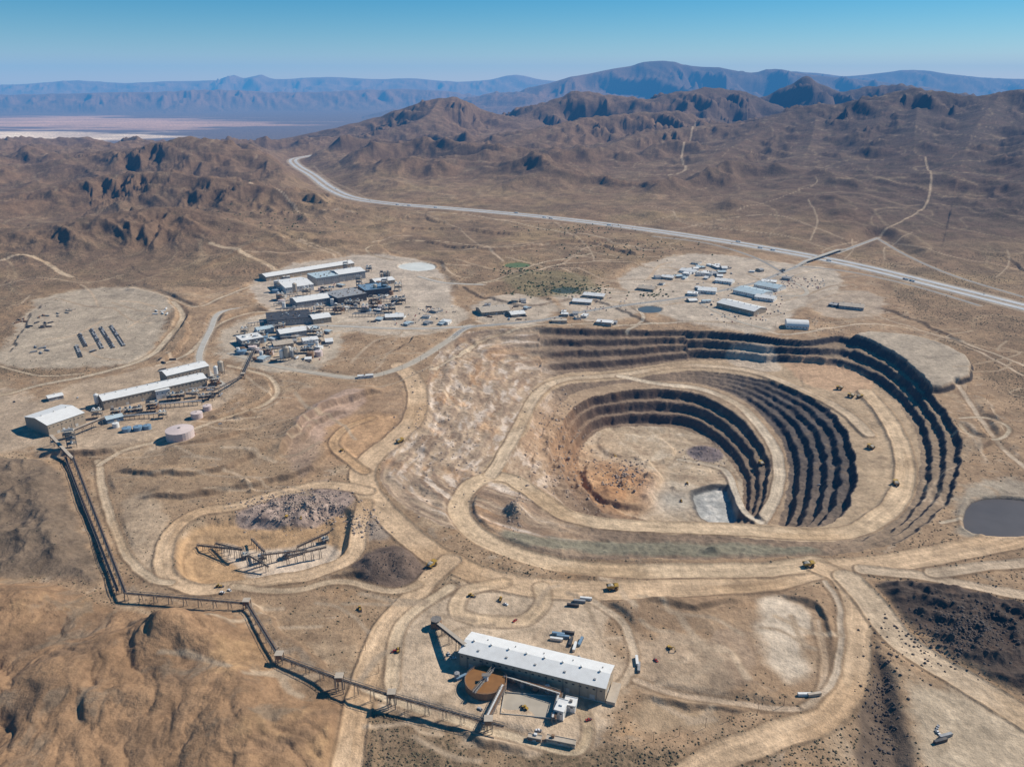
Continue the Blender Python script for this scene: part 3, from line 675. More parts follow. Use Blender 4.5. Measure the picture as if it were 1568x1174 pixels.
MBT=mat("blue_paint",(0.18,0.28,0.38),0.5,0.1,0.4,dirt=0.2)
MST=mat("weathered_steel",(0.20,0.18,0.16),0.6,0.25,0.6,dirt=0.4)
MRU=mat("rusty_steel",(0.26,0.155,0.09),0.75,0.3,0.5,dirt=0.5)
MDK=mat("dark_steel",(0.055,0.055,0.06),0.6,0.25,0.6,dirt=0.3)
MGL=mat("window_glass",(0.04,0.05,0.06),0.15,0.05,0.5,spec=0.6,dirt=0.05)
MDR=mat("roller_door",(0.50,0.49,0.46),0.6,0.05,0.5)
MTK=mat("tank_salmon",(0.66,0.54,0.50),0.55,0.06,0.3,dirt=0.15)
MYL=mat("machine_yellow",(0.45,0.28,0.05),0.6,0.12,0.6,dirt=0.4)
MRB=mat("tyre_rubber",(0.02,0.02,0.02),0.9,0.1,1)
MCN=mat("concrete",(0.46,0.43,0.38),0.85,0.10,0.2)
MSL=mat("thickener_slurry",(0.26,0.125,0.042),0.45,0.12,0.15,dirt=0.0)
MAS=mat("asphalt_road",(0.28,0.265,0.245),0.9,0.12,0.08,dirt=0.3)
MHW=mat("highway_concrete",(0.46,0.47,0.48),0.85,0.10,0.03,dirt=0.1)
MDP=mat("oiled_dirt_road",(0.43,0.375,0.30),0.9,0.12,0.08,dirt=0.2)
MLN=mat("lane_paint",(0.75,0.75,0.72),0.7,0.05,0.3,dirt=0.1)
CARC=[mat("car_white",(0.75,0.75,0.75),0.3,0.03,0.5,dirt=0.1),mat("car_dark",(0.04,0.045,0.05),0.3,0.03,0.5,dirt=0.1),mat("car_silver",(0.42,0.43,0.45),0.3,0.03,0.5,dirt=0.1),mat("car_red",(0.35,0.04,0.03),0.3,0.03,0.5,dirt=0.1)]
def watermat(name,col):
    return mat(name,col,0.5,0.12,0.03,spec=0.15,dirt=0.1)
# ------------------------------------------------------------------ mesh builder
class MB:
    def __init__(s): s.v=[]; s.f=[]; s.m=[]; s.mats=[]
    def mi(s,m):
        if m not in s.mats: s.mats.append(m)
        return s.mats.index(m)
    def add(s,vs,fs,m):
        o=len(s.v); s.v+=[tuple(p) for p in vs]; i=s.mi(m)
        for f in fs: s.f.append([o+k for k in f]); s.m.append(i)
    def box(s,x0,y0,z0,x1,y1,z1,m):
        v=[(x0,y0,z0),(x1,y0,z0),(x1,y1,z0),(x0,y1,z0),(x0,y0,z1),(x1,y0,z1),(x1,y1,z1),(x0,y1,z1)]
        s.add(v,[(0,3,2,1),(4,5,6,7),(0,1,5,4),(1,2,6,5),(2,3,7,6),(3,0,4,7)],m)
    def cyl(s,x,y,z0,z1,r0,r1,m,n=18,cap=True):
        v=[];
        for k in range(n):
            a=2*math.pi*k/n; v.append((x+r0*math.cos(a),y+r0*math.sin(a),z0))
        for k in range(n):
            a=2*math.pi*k/n; v.append((x+r1*math.cos(a),y+r1*math.sin(a),z1))
        f=[(k,(k+1)%n,n+(k+1)%n,n+k) for k in range(n)]
        if cap: f+=[tuple(range(n,2*n)),tuple(range(n-1,-1,-1))]
        s.add(v,f,m)
    def cyly(s,x,z,r,y0,y1,m,n=12):
        v=[(x+r*math.cos(2*math.pi*k/n),y0,z+r*math.sin(2*math.pi*k/n)) for k in range(n)]+[(x+r*math.cos(2*math.pi*k/n),y1,z+r*math.sin(2*math.pi*k/n)) for k in range(n)]
        s.add(v,[(k,n+k,n+(k+1)%n,(k+1)%n) for k in range(n)]+[tuple(range(n)),tuple(range(2*n-1,n-1,-1))],m)
    def beam(s,p,q,w,h,m):
        p=Vector(p); q=Vector(q); d=(q-p); L=d.length
        if L<1e-5: return
        d/=L; up=Vector((0,0,1)) if abs(d.z)<0.95 else Vector((0,1,0))
        sx=d.cross(up).normalized()*w/2; u=sx.cross(d).normalized()*h/2
        v=[p-sx-u,p+sx-u,p+sx+u,p-sx+u,q-sx-u,q+sx-u,q+sx+u,q-sx+u]
        s.add(v,[(0,1,2,3),(7,6,5,4),(0,4,5,1),(1,5,6,2),(2,6,7,3),(3,7,4,0)],m)
    def extr(s,prof,y0,y1,m):
        n=len(prof); v=[(p[0],y0,p[1]) for p in prof]+[(p[0],y1,p[1]) for p in prof]
        s.add(v,[(k,(k+1)%n,n+(k+1)%n,n+k) for k in range(n)]+[tuple(range(n-1,-1,-1)),tuple(range(n,2*n))],m)
    def extx(s,prof,x0,x1,m):
        n=len(prof); v=[(x0,p[0],p[1]) for p in prof]+[(x1,p[0],p[1]) for p in prof]
        s.add(v,[(k,(k+1)%n,n+(k+1)%n,n+k) for k in range(n)]+[tuple(range(n-1,-1,-1)),tuple(range(n,2*n))],m)
    def mesh(s,name):
        me=bpy.data.meshes.new(name); me.from_pydata(s.v,[],s.f)
        for q in s.mats: me.materials.append(q)
        me.polygons.foreach_set("material_index",s.m); me.update(); return me
    def obj(s,name,parent=None,loc=None,yaw=0):
        o=link(bpy.data.objects.new(name,s.mesh(name)))
        if parent: o.parent=parent
        if loc is not None: o.location=loc
        o.rotation_euler[2]=yaw
        return o
def empty(name,loc,yaw=0):
    e=link(bpy.data.objects.new(name,None)); e.location=loc; e.rotation_euler[2]=yaw; e.empty_display_size=1; return e
def inst(name,me,x,y,yaw=0,z=None,s=1.0):
    o=link(bpy.data.objects.new(name,me)); o.location=(x,y,hz(x,y) if z is None else z); o.rotation_euler[2]=yaw; o.scale=(s,s,s); return o
# ------------------------------------------------------------------ paved ribbons
PM={'asphalt':MAS,'hwy':MHW,'conc':MCN,'dirtpave':MDP}
for name,pts,w,col,lines,lift in PAVED:
    seg=np.sqrt((np.diff(pts[:,:2],axis=0)**2).sum(1)); L=np.concatenate([[0],np.cumsum(seg)]); N=max(int(L[-1]/8),4)
    t=np.linspace(0,L[-1],N); q=np.stack([np.interp(t,L,pts[:,k]) for k in range(3)],1)
    tg=np.gradient(q[:,:2],axis=0); tg/=np.linalg.norm(tg,axis=1)[:,None]; nx,ny=-tg[:,1],tg[:,0]
    mb=MB()
    zc=np.array([max(hz(a_[0]+nx[i]*o,a_[1]+ny[i]*o) for o in (-w/2,0,w/2)) for i,a_ in enumerate(q)])+lift
    def rib(o0,o1,dz,m,dash=None):
        v=[];f=[]
        for i in range(N):
            for o in (o0,o1): v.append((q[i,0]+nx[i]*o,q[i,1]+ny[i]*o,zc[i]+dz))
        for i in range(N-1):
            if dash and i%2: continue
            f.append((2*i+1,2*i,2*i+2,2*i+3))
        mb.add(v,f,m)
    rib(-w/2,w/2,0,PM[col])
    v=[];f=[]
    for sgn in (-1,1):
        o=len(v)
        for i in range(N):
            v.append((q[i,0]+nx[i]*sgn*w/2,q[i,1]+ny[i]*sgn*w/2,zc[i])); v.append((q[i,0]+nx[i]*sgn*(w/2+1.2),q[i,1]+ny[i]*sgn*(w/2+1.2),zc[i]-1.2))
        for i in range(N-1): f.append((o+2*i,o+2*i+1,o+2*i+3,o+2*i+2))
    mb.add(v,f,MCN)
    if lines:
        rib(-w/2+0.8,-w/2+1.2,0.05,MLN); rib(w/2-1.2,w/2-0.8,0.05,MLN); rib(-0.25,0.25,0.05,MLN,True)
    mb.obj(name)
for name,lst,dep,col,z in PONDS:
    pts=smooth(P3(lst,z),4,True); mb=MB(); zz=z-dep*0.55
    v=[(p[0],p[1],zz) for p in pts]
    mb.add(v,[tuple(range(len(v)))],watermat(name+"_water",col)); mb.obj(name)
# ------------------------------------------------------------------ buildings
def building(name,a,b,depth,h,roof='gable',wall=None,rm=None,vents=True,rise=0.12,z=0):
    wall=wall or MBE; rm=rm or MW
    A_=W(a[0],a[1],z); B__=W(b[0],b[1],z); L=math.hypot(B__[0]-A_[0],B__[1]-A_[1]); yaw=math.atan2(B__[1]-A_[1],B__[0]-A_[0])
    zb=hz(A_[0],A_[1])
    e=empty(name,(A_[0],A_[1],zb),yaw)
    w=MB(); w.box(0,0,-1.5,L,depth,h,wall)
    r=MB(); rs=min(depth*rise,5)
    if roof=='gable':
        w.extx([(0,h),(depth,h),(depth/2,h+rs)],0.02,L-0.02,wall)
        o=0.8; th=0.35; k=rs/(depth/2)
        r.extx([(-o,h-o*k+0.03),(depth/2,h+rs+0.03),(depth+o,h-o*k+0.03),(depth+o,h-o*k+th),(depth/2,h+rs+th),(-o,h-o*k+th)],-o,L+o,rm)
        if vents:
            nv=max(1,int(L/16))
            for i in range(nv):
                x=(i+0.5)*L/nv; r.cyl(x,depth*0.5,h+rs,h+rs+1.6,0.8,0.8,MST,8); r.cyl(x,depth*0.5,h+rs+1.6,h+rs+2.0,1.2,0.3,MWH,8)
    elif roof=='arch':
        prof=[(depth/2-depth/2*1.03*math.cos(math.pi*i/12),h+depth*0.28*math.sin(math.pi*i/12)) for i in range(13)]
        r.extx(prof,-0.4,L+0.4,rm)
    else:
        r.box(-0.3,-0.3,h+0.01,L+0.3,depth+0.3,h+0.5,rm); r.box(-0.3,-0.3,h+0.5,L+0.3,0.1,h+1.0,rm); r.box(-0.3,depth-0.1,h+0.5,L+0.3,depth+0.3,h+1.0,rm)
        for i in range(max(1,int(L*depth/260))):
            x=rng.uniform(2,max(3,L-4)); y=rng.uniform(2,max(3,depth-4)); r.box(x,y,h+0.5,x+2.5,y+2,h+rng.uniform(1.5,3),rng.choice([MST,MWH,MRU]))
    w.obj("walls",e); r.obj("roof",e)
    d=MB(); nd=max(1,int(L/22))
    for i in range(nd):
        x=(i+0.5)*L/nd; dw=min(4.5,L*0.25); dh=min(5,h*0.6); d.box(x-dw/2,-0.12,0,x+dw/2,-0.02,dh,MDR)
    d.box(L+0.02,depth*0.3,0,L+0.12,depth*0.3+min(5,depth*.3),min(5,h*0.6),MDR)
    d.obj("doors",e)
    g_=MB(); nw=max(2,int(L/6))
    for i in range(nw):
        x=(i+0.2)*L/nw; g_.box(x,-0.10,h*0.68,x+min(2.2,L/nw*0.5),-0.02,h*0.68+min(1.4,h*0.2),MGL)
    for i in range(max(1,int(depth/7))):
        y=(i+0.3)*7
        if y<depth-2: g_.box(L+0.02,y,h*0.68,L+0.1,y+1.6,h*0.68+1.2,MGL)
    g_.obj("windows",e)
    t=MB(); t.box(-0.4,-0.25,-1.2,L+0.4,-0.125,0.5,MCN); t.beam((-0.15,-0.3,h-0.2),(L+.15,-0.3,h-0.2),0.25,0.25,MST)
    for i in range(0,int(L/20)+1): t.beam((min(i*20+0.3,L-0.2),-0.3,h-0.3),(min(i*20+0.3,L-0.2),-0.3,0),0.18,0.18,MST)
    t.obj("trim",e)
    return e,L
def proto_tank(r,h,m,rm=None,n=28):
    b=MB(); b.cyl(0,0,-1,h,r,r,m,n)
    b.cyl(0,0,h+0.01,h+r*0.12,r*1.01,r*0.1,rm or m,n); b.cyl(0,0,h+r*0.12,h+r*.12+0.8,r*0.1,r*0.1,MST,8)
    for k in (0.33,0.66): b.cyl(0,0,h*k,h*k+0.25,r+0.08,r+0.08,m,n,False)
    for i in range(6):
        a=i*0.22; a1=(i+1)*0.22; b.beam(((r+0.5)*math.cos(a),(r+0.5)*math.sin(a),h*i/6),((r+0.5)*math.cos(a1),(r+0.5)*math.sin(a1),h*(i+1)/6),0.8,0.15,MST)
    for i in range(16):
        a=2*math.pi*i/16; b.beam((r*math.cos(a),r*math.sin(a),h),(r*math.cos(a),r*math.sin(a),h+1.1),0.1,0.1,MST)
    return b.mesh("storage_tank")
def proto_tower(w,d,h,seed,mA=MST):
    r=random.Random(seed); b=MB(); nx=max(2,int(w/6)+1); nz=max(1,int(h/5))
    xs=[i*w/(nx-1)-w/2 for i in range(nx)]; yy=[-d/2,d/2]
    for x in xs:
        for y in yy: b.box(x-.25,y-.25,-1,x+.25,y+.25,h,mA)
    for k in range(1,nz+1):
        z=k*h/nz; b.box(-w/2-.6,-d/2-.6,z-.25,w/2+.6,d/2+.6,z,mA if k<nz else MCN)
        for y in yy: b.beam((-w/2-.6,y+(0.6 if y>0 else -.6),z+1.1),(w/2+.6,y+(0.6 if y>0 else -.6),z+1.1),.1,.1,MYL)
        for i in range(nx-1):
            if r.random()<0.6:
                b.beam((xs[i],-d/2,z-h/nz),(xs[i+1],-d/2,z-.3),.2,.2,mA); b.beam((xs[i+1],-d/2,z-h/nz),(xs[i],-d/2,z-.3),.2,.2,mA)
        for i in range(nx-1):
            if r.random()<0.7:
                rr=r.uniform(1.0,2.0); b.cyl((xs[i]+xs[i+1])/2,r.uniform(-d/4,d/4),z,z+r.uniform(2,4.2),rr,rr,r.choice([MWH,MST,MRU,MGR,MBT]),12)
            else: b.box(xs[i]+.6,-d/3,z,xs[i+1]-.6,d/4,z+r.uniform(1.5,3.2),r.choice([MWH,MGR,MDK,MTN]))
    b.cyl(w/2-1,0,h,h+r.uniform(3,9),.5,.4,MST,8)
    return b.mesh("process_tower")
def proto_rack(L,h=6):
    b=MB(); n=int(L/7)
    for i in range(n+1):
        x=i*L/n
        for y in (-2,2): b.box(x-.2,y-.2,-1,x+.2,y+.2,h,MST)
        b.box(x-.2,-2.2,h-.9,x+.2,2.2,h-.6,MST); b.box(x-.2,-2.2,h-.0,x+.2,2.2,h+.3,MST)
    for y,mm,z in ((-1.6,MWH,h+.55),(-.8,MRU,h+.5),(0,MWH,h+.6),(.9,MST,h+.5),(1.6,MBT,h+.55),(-1,MST,h-.4),(.5,MWH,h-.35)):
        b.beam((0,y,z),(L,y,z),.45,.45,mm)
    return b.mesh("pipe_rack")
def proto_silo(r,h,m):
    b=MB(); b.cyl(0,0,h*.35,h,r,r,m,16); b.cyl(0,0,h*.12,h*.35-.01,r*.2,r,m,16); b.cyl(0,0,h+.01,h+r*.5,r,r*.2,m,16)
    for a in range(4):
        x=r*.8*math.cos(a*math.pi/2+.78); y=r*.8*math.sin(a*math.pi/2+.78); b.box(x-.25,y-.25,-1,x+.25,y+.25,h*.4,MST)
    b.beam((r+.3,0,0),(r+.3,0,h),.5,.15,MST); b.beam((-r,0,h+1.0),(r,0,h+1.0),.15,.15,MYL)
    return b.mesh("silo")
def proto_container(m,L=12.2):
    b=MB(); b.box(0,0,0.25,L,2.5,2.85,m)
    for i in range(int(L/.6)):
        b.box(i*.6+.1,-.06,.4,i*.6+.35,-.005,2.7,m); b.box(i*.6+.1,2.505,.4,i*.6+.35,2.56,2.7,m)
    for x in (0,L-.2):
        for y in (-.04,2.34): b.box(x,y,0,x+.2,y+.2,2.92,MDK)
    b.box(L+.005,.1,.4,L+.06,1.2,2.7,MST); b.box(L+.005,1.3,.4,L+.06,2.4,2.7,MST)
    return b.mesh("shipping_container")
def proto_pickup(m,bed=True):
    b=MB()
    for x in (1.0,4.3):
        for y in (0,1.7): b.cyly(x,.42,.42,y,y+.28,MRB)
    b.extr([(0,.5),(5.4,.5),(5.4,1.15),(5.2,1.25),(0,1.25)] if bed else [(0,.4),(4.7,.4),(4.7,.85),(4.4,1.0),(0.2,1.05),(0,.9)],.05,1.95,m)
    if bed:
        b.extr([(1.9,1.26),(3.9,1.26),(3.4,1.95),(2.1,1.95)],.12,1.88,m); b.extr([(2.0,1.3),(3.93,1.3),(3.5,1.85),(2.1,1.85)],.09,.115,MGL); b.extr([(3.91,1.3),(3.95,1.3),(3.46,1.92),(3.41,1.92)],.2,1.8,MGL)
        b.box(.1,.2,1.255,1.8,1.8,1.27,MDK)
    else:
        b.extr([(.5,1.06),(3.6,1.06),(2.9,1.5),(1.0,1.5)],.15,1.85,MGL); b.extr([(1.0,1.505),(2.9,1.505),(2.85,1.56),(1.05,1.56)],.15,1.85,m)
    return b.mesh("pickup_truck" if bed else "car")
def proto_haul():
    b=MB(); R=1.75
    for x in (2.6,9.2):
        b.cyly(x,R,R,0,1.2,MRB,16); b.cyly(x,R,R,5.3,6.5,MRB,16); b.cyly(x,R,.8,-.06,-.01,MYL,10); b.cyly(x,R,.8,6.51,6.56,MYL,10)
    for y in (1.25,4.1): b.cyly(2.6,R,R,y,y+1.1,MRB,16)
    b.box(1.0,2.4,1.3,11.2,4.1,2.4,MYL)
    pr=[(-.3,3.4),(1.0,2.6),(7.6,3.2),(8.2,5.0),(12.0,5.4),(12.0,5.7),(7.8,5.9),(-.6,5.3)]
    b.extr(pr,.2,.55,MYL); b.extr(pr,5.95,6.3,MYL)
    b.extr([(-.3,3.4),(1.0,2.6),(7.6,3.2),(8.2,5.0),(12,5.4),(12,5.7),(7.9,5.4),(7.3,3.6),(1,3.0),(-.3,3.8)],.551,5.949,MYL)
    b.extr([(.3,3.8),(7.2,3.9),(6.5,5.6),(4,6.1),(1.2,5.0)],.9,5.6,MDP)
    b.box(8.6,.4,2.5,11.0,2.6,3.0,MYL); b.box(8.8,.5,3.0,10.6,2.4,4.9,MYL); b.box(10.61,.7,3.6,10.66,2.2,4.7,MGL); b.box(9,.44,3.6,10.4,.495,4.6,MGL)
    b.box(10.2,2.5,1.5,12.0,4.3,3.3,MDK); b.beam((12.1,.4,1.4),(12.1,6.1,1.4),.3,.4,MYL)
    return b.mesh("haul_truck")
def proto_semi(m):
    b=MB()
    for x in (1,2.3,12,13.3,16.2):
        for y in (0,2.0): b.cyly(x,.5,.5,y,y+.45,MRB,10)
    b.box(0,.0,1.1,13.6,2.5,4.0,MWH); b.box(.0,.4,.75,16.8,2.1,1.09,MDK)
    b.extr([(14.1,1.1),(17.2,1.1),(17.2,1.9),(16.0,2.1),(15.8,3.2),(14.1,3.6)],.1,2.4,m); b.extr([(16.05,2.15),(16.1,2.2),(15.87,3.1),(15.82,3.1)],.3,2.2,MGL)
    return b.mesh("semi_truck")
def proto_loader():
    b=MB()
    for x in (1.5,5.0):
        for y in (0,2.3): b.cyly(x,.95,.95,y,y+.8,MRB,14)
    b.extr([(0,1.0),(2.8,1.0),(2.8,2.4),(.3,2.3)],.5,2.6,MYL); b.box(2.2,.8,2.41,3.9,2.3,3.9,MYL); b.box(2.25,.74,2.7,3.8,.79,3.7,MGL); b.box(3.91,.9,2.7,3.96,2.2,3.7,MGL)
    b.box(2.9,.9,.9,6,2.2,1.7,MYL); b.beam((4.2,.9,1.9),(7,.9,.9),.3,.4,MYL); b.beam((4.2,2.2,1.9),(7,2.2,.9),.3,.4,MYL)
    b.extr([(7,.1),(8.5,.05),(8.4,.4),(7.3,.6),(7.2,1.5),(6.9,1.5)],0,3.1,MDK)
    return b.mesh("wheel_loader")
def proto_excavator():
    b=MB(); pr=[(0,.3),(.5,0),(4.5,0),(5,.3),(5,.9),(4.5,1.1),(.5,1.1),(0,.9)]; b.extr(pr,0,.8,MDK); b.extr(pr,2.8,3.6,MDK)
    b.box(.3,.5,1.15,4.6,3.2,2.3,MYL); b.box(3.1,.5,2.31,4.6,1.5,3.5,MYL); b.box(3.3,.44,2.5,4.4,.49,3.4,MGL); b.box(4.61,.6,2.5,4.65,1.4,3.4,MGL)
    b.beam((4.2,2,2),(7.5,2,5.2),.5,.7,MYL); b.beam((7.5,2,5.2),(9.6,2,2.4),.4,.5,MYL); b.extr([(9.2,1.0),(10.2,.9),(10.1,2.3),(9.4,2.5)],1.3,2.7,MDK)
    return b.mesh("excavator")
PICK=[proto_pickup(c) for c in CARC]; CAR=[proto_pickup(c,False) for c in CARC]
HAUL=proto_haul(); SEMI=[proto_semi(CARC[0]),proto_semi(CARC[3]),proto_semi(MBT)]; LOAD=proto_loader(); EXC=proto_excavator()
CONT=[proto_container(q) for q in (MWH,MBT,MRU,MGR,MTN,MDK)]
TOW=[proto_tower(14,9,14,1),proto_tower(20,10,18,2,MRU),proto_tower(10,8,22,3),proto_tower(26,10,12,4,MDK),proto_tower(12,12,10,5)]
TANK=[proto_tank(5,8,MWH),proto_tank(7,9,MTK),proto_tank(4,10,MGR),proto_tank(8,6,MBT,MBT),proto_tank(3.5,12,MWH),proto_tank(5,9,MRU)]
RACK=[proto_rack(42),proto_rack(70,7)]; SILO=[proto_silo(3,16,MWH),proto_silo(2.5,13,MGR),proto_silo(4,20,MTN)]

BL=[
 ("warehouse",(76,668),(132,648),62,18,'gable',MBE,MW),
 ("process_building",(160,628),(318,592),34,16,'gable',MBE,MW),
 ("process_building",(258,592),(322,576),34,20,'gable',MBE,MW),
 ("maintenance_shed",(240,612),(262,608),16,14,'flat',MWH,MWH),
 ("maintenance_shed",(165,650),(190,644),18,7,'gable',MBT,MBL),
 ("maintenance_shed",(75,615),(98,610),16,6,'gable',MGR,MWH),
 ("warehouse",(408,431),(543,409),44,12,'gable',MBE,MW),
 ("process_building",(438,450),(481,444),95,15,'gable',MWH,MW),
 ("process_building",(486,438),(520,433),65,20,'flat',MGR,MBL),
 ("process_building",(520,432),(560,426),60,20,'gable',MGR,MW),
 ("process_building",(518,468),(562,460),70,18,'flat',MDK,MGR),
 ("process_building",(455,472),(508,464),50,14,'gable',MGR,MW),
 ("process_building",(560,456),(600,451),60,18,'flat',MDK,MBT),
 ("office_building",(575,438),(605,434),40,10,'gable',MBE,MW),
 ("process_building",(410,501),(478,495),70,13,'flat',MGR,MDK),
 ("process_building",(480,497),(508,493),40,12,'gable',MBE,MW),
 ("process_building",(372,531),(405,525),40,12,'flat',MGR,MWH),
 ("process_building",(430,520),(470,514),36,12,'gable',MGR,MW),
 ("maintenance_shed",(420,535),(450,531),30,8,'gable',MBE,MTN),
 ("maintenance_shed",(465,528),(488,525),24,8,'gable',MWH,MW),
 ("maintenance_shed",(395,512),(420,508),24,9,'gable',MWH,MBL),
 ("office_building",(590,490),(618,489),30,6,'gable',MBE,MW),
 ("office_building",(738,484),(782,480),50,8,'gable',MBE,MTN),
 ("office_building",(783,486),(805,484),30,6,'gable',MBE,MW),
 ("office_building",(876,465),(905,467),30,6,'gable',MBE,MW),
 ("office_building",(892,457),(924,460),30,6,'gable',MBE,MW),
 ("office_building",(912,499),(936,501),22,6,'flat',MBE,MW),
 ("office_building",(845,496),(868,496),20,5,'flat',MBE,MTN),
 ("warehouse",(1097,470),(1154,484),48,11,'gable',MBE,MW),
 ("warehouse",(1122,449),(1162,458),60,9,'gable',MWH,MBL),
 ("warehouse",(1154,440),(1190,447),45,8,'gable',MWH,MBL),
 ("workshop",(1155,459),(1184,463),32,8,'gable',MWH,MW),
 ("workshop",(1068,449),(1096,451),40,8,'gable',MWH,MW),
 ("workshop",(1052,453),(1068,454),26,6,'flat',MWH,MW),
 ("office_building",(1094,433),(1120,436),34,7,'gable',MWH,MW),
 ("office_building",(1040,417),(1062,420),34,6,'gable',MWH,MW),
 ("office_building",(1072,421),(1090,423),34,6,'flat',MWH,MW),
 ("office_building",(1012,427),(1030,429),26,6,'gable',MBE,MW),
 ("office_building",(1165,434),(1188,436),26,6,'flat',MBE,MW),
 ("office_building",(975,444),(1000,447),34,6,'gable',MBE,MTN),
 ("fabric_dome_building",(1204,504),(1238,506),36,6,'arch',MWH,MWH),
 ("workshop",(1284,472),(1322,476),34,7,'gable',MGR,MTN),
 ("office_building",(1268,469),(1281,471),22,5,'flat',MDK,MGR),
 ("control_room",(848,1100),(862,1104),14,9,'flat',MWH,MWH),
 ("pump_house",(862,1088),(880,1092),10,7,'flat',MWH,MWH),
 ("site_trailer",(836,1137),(880,1146),5,3.5,'flat',MTN,MTN),
 ("site_trailer",(808,1133),(828,1137),4,3.2,'flat',MRU,MTN),
 ("site_trailer",(548,580),(572,578),8,4,'flat',MWH,MW),
]
for q in BL: building(q[0],q[1],q[2],q[3],q[4],q[5],q[6],q[7])
for (x0,x1,y0,y1,nn) in ((1035,1110,404,428,20),(1140,1210,414,430,5),(1000,1030,422,440,4),(570,690,476,498,12),(830,950,475,500,7),(365,505,500,556,20),(420,610,425,475,20),(1040,1080,440,470,4),(740,830,464,492,6)):
    for i in range(nn):
        x=rng.uniform(x0,x1); y=rng.uniform(y0,y1); w=rng.uniform(5,13)
        building(rng.choice(["site_office","storage_shed"]),(x,y),(x+w,y+rng.uniform(-1,2)),rng.uniform(10,26),rng.uniform(3.5,6),rng.choice(['flat','gable']),rng.choice([MBE,MWH,MGR]),rng.choice([MW,MW,MTN,MBL,MGR]),vents=False)
e,L=building("mill_building",(704,1020),(926,1076),30,15,'gable',MBE,MW,rise=0.10)
k=MB(); k.box(L+1,-1,-1,L+9,24,3,MTN); k.obj("loading_dock",e)
k=MB()
for i in range(9):
    x=(i+.5)*L/9; k.box(x-.25,-0.5,0,x+.25,-.02,14.5,MST)
k.obj("wall_columns",e)
k=MB()
for i in range(5):
    x=(i+.6)*L/5; k.box(x-1.0,5,15.9,x+1.0,6.8,17.2,MGR); k.cyl(x+3,22,16,18,.5,.5,MST,8)
k.obj("roof_units",e)
def P3d(px,py,z): w=W(px,py,z); return Vector((w[0],w[1],z))
def truss(mb,p,q,w=3.0,h=2.6,bay=4.5,roof=None,deckm=None):
    p=Vector(p); q=Vector(q); d=q-p; L=d.length; d/=L; s=d.cross(Vector((0,0,1))).normalized()*w/2; u=Vector((0,0,h))
    for a in (-1,1):
        mb.beam(p+s*a,q+s*a,.3,.3,MST); mb.beam(p+s*a+u,q+s*a+u,.3,.3,MST)
        n=max(1,int(L/bay))
        for i in range(n):
            A0=p+d*(L*i/n)+s*a; B0=p+d*(L*(i+1)/n)+s*a
            mb.beam(A0,A0+u,.18,.18,MST); mb.beam(A0 if i%2 else A0+u,(B0+u) if i%2 else B0,.18,.18,MST)
    mb.beam(p+Vector((0,0,.35)),q+Vector((0,0,.35)),w*.9,.15,deckm or MRU)
    mb.beam(p+Vector((0,0,.9)),q+Vector((0,0,.9)),w*.45,.25,MDK)
    if roof: mb.beam(p+u+Vector((0,0,.25)),q+u+Vector((0,0,.25)),w*1.05,.2,roof)
def legs(mb,p,w=3.0):
    g0=hz(p.x,p.y)
    if p.z-g0<1.2: return
    for a in (-1,1):
        mb.beam((p.x+a*w*.7,p.y,g0-1),(p.x+a*w*.45,p.y,p.z),.35,.35,MST)
        mb.beam((p.x+a*w*.3,p.y+a*2,g0-1),(p.x+a*w*.3,p.y,p.z),.3,.3,MST)
k=MB(); p=P3d(668,955,3); q=P3d(712,990,17); truss(k,p,q,3.6,3,roof=MTN)
for t in (.25,.5,.75): legs(k,p.lerp(q,t))
k.box(p.x-5,p.y-4,-1,p.x+5,p.y+4,6,MRU); k.cyl(p.x,p.y,6,9,3,5.5,MST,8)
k.obj("inclined_conveyor")
tx,ty=W(744,1052,0); R=18.5; k=MB()
e=empty("thickener_tank",(tx,ty,hz(tx,ty)),0)
n_=48; v=[];f=[]
for i in range(n_):
    a=2*math.pi*i/n_; c_,s_=math.cos(a),math.sin(a)
    v+=[(R*c_,R*s_,-1),(R*c_,R*s_,8),((R-.5)*c_,(R-.5)*s_,8),((R-.5)*c_,(R-.5)*s_,6.5)]
for i in range(n_):
    a=4*i; b_=4*((i+1)%n_); f+=[(a,b_,b_+1,a+1),(a+1,b_+1,b_+2,a+2),(a+2,b_+2,b_+3,a+3)]
k.add(v,f,MRU); k.obj("tank_shell",e)
k=MB(); k.cyl(0,0,6.6,7.0,R-.55,R-.55,MSL,48); k.obj("slurry",e)
k=MB(); a=math.radians(62); d=Vector((math.cos(a),math.sin(a),0)); truss(k,-d*(R+2)+Vector((0,0,9)),d*(R+2)+Vector((0,0,9)),3,2.2,4,deckm=MCN)
k.cyl(0,0,7,12.5,2.2,2.2,MWH,14); k.box(-3.5,-2,12.5,3.5,2,12.8,MST)
for i in range(24):
    a=2*math.pi*i/24; k.beam((R*math.cos(a),R*math.sin(a),8),(R*math.cos(a),R*math.sin(a),9.2),.12,.12,MST)
    a2=2*math.pi*(i+1)/24; k.beam((R*math.cos(a),R*math.sin(a),9.2),(R*math.cos(a2),R*math.sin(a2),9.2),.12,.12,MST)
k.obj("rake_bridge",e)
for (a,b_,h_) in (((772,1035),(858,1062),7),((772,1050),(742,1110),8),((858,1062),(848,1100),6)):
    p=P3d(a[0],a[1],h_); q=P3d(b_[0],b_[1],h_); k=MB(); truss(k,p,q,4.5,2.2,4)
    for o in (-1.4,-.4,.7,1.5):
        s_=(q-p).normalized().cross(Vector((0,0,1)))*o; k.beam(p+s_+Vector((0,0,1.4)),q+s_+Vector((0,0,1.4)),.5,.5,MRU if o<0 else MWH)
    for t in (.05,.3,.55,.8,.98): legs(k,p.lerp(q,t),4)
    k.obj("pipe_rack")
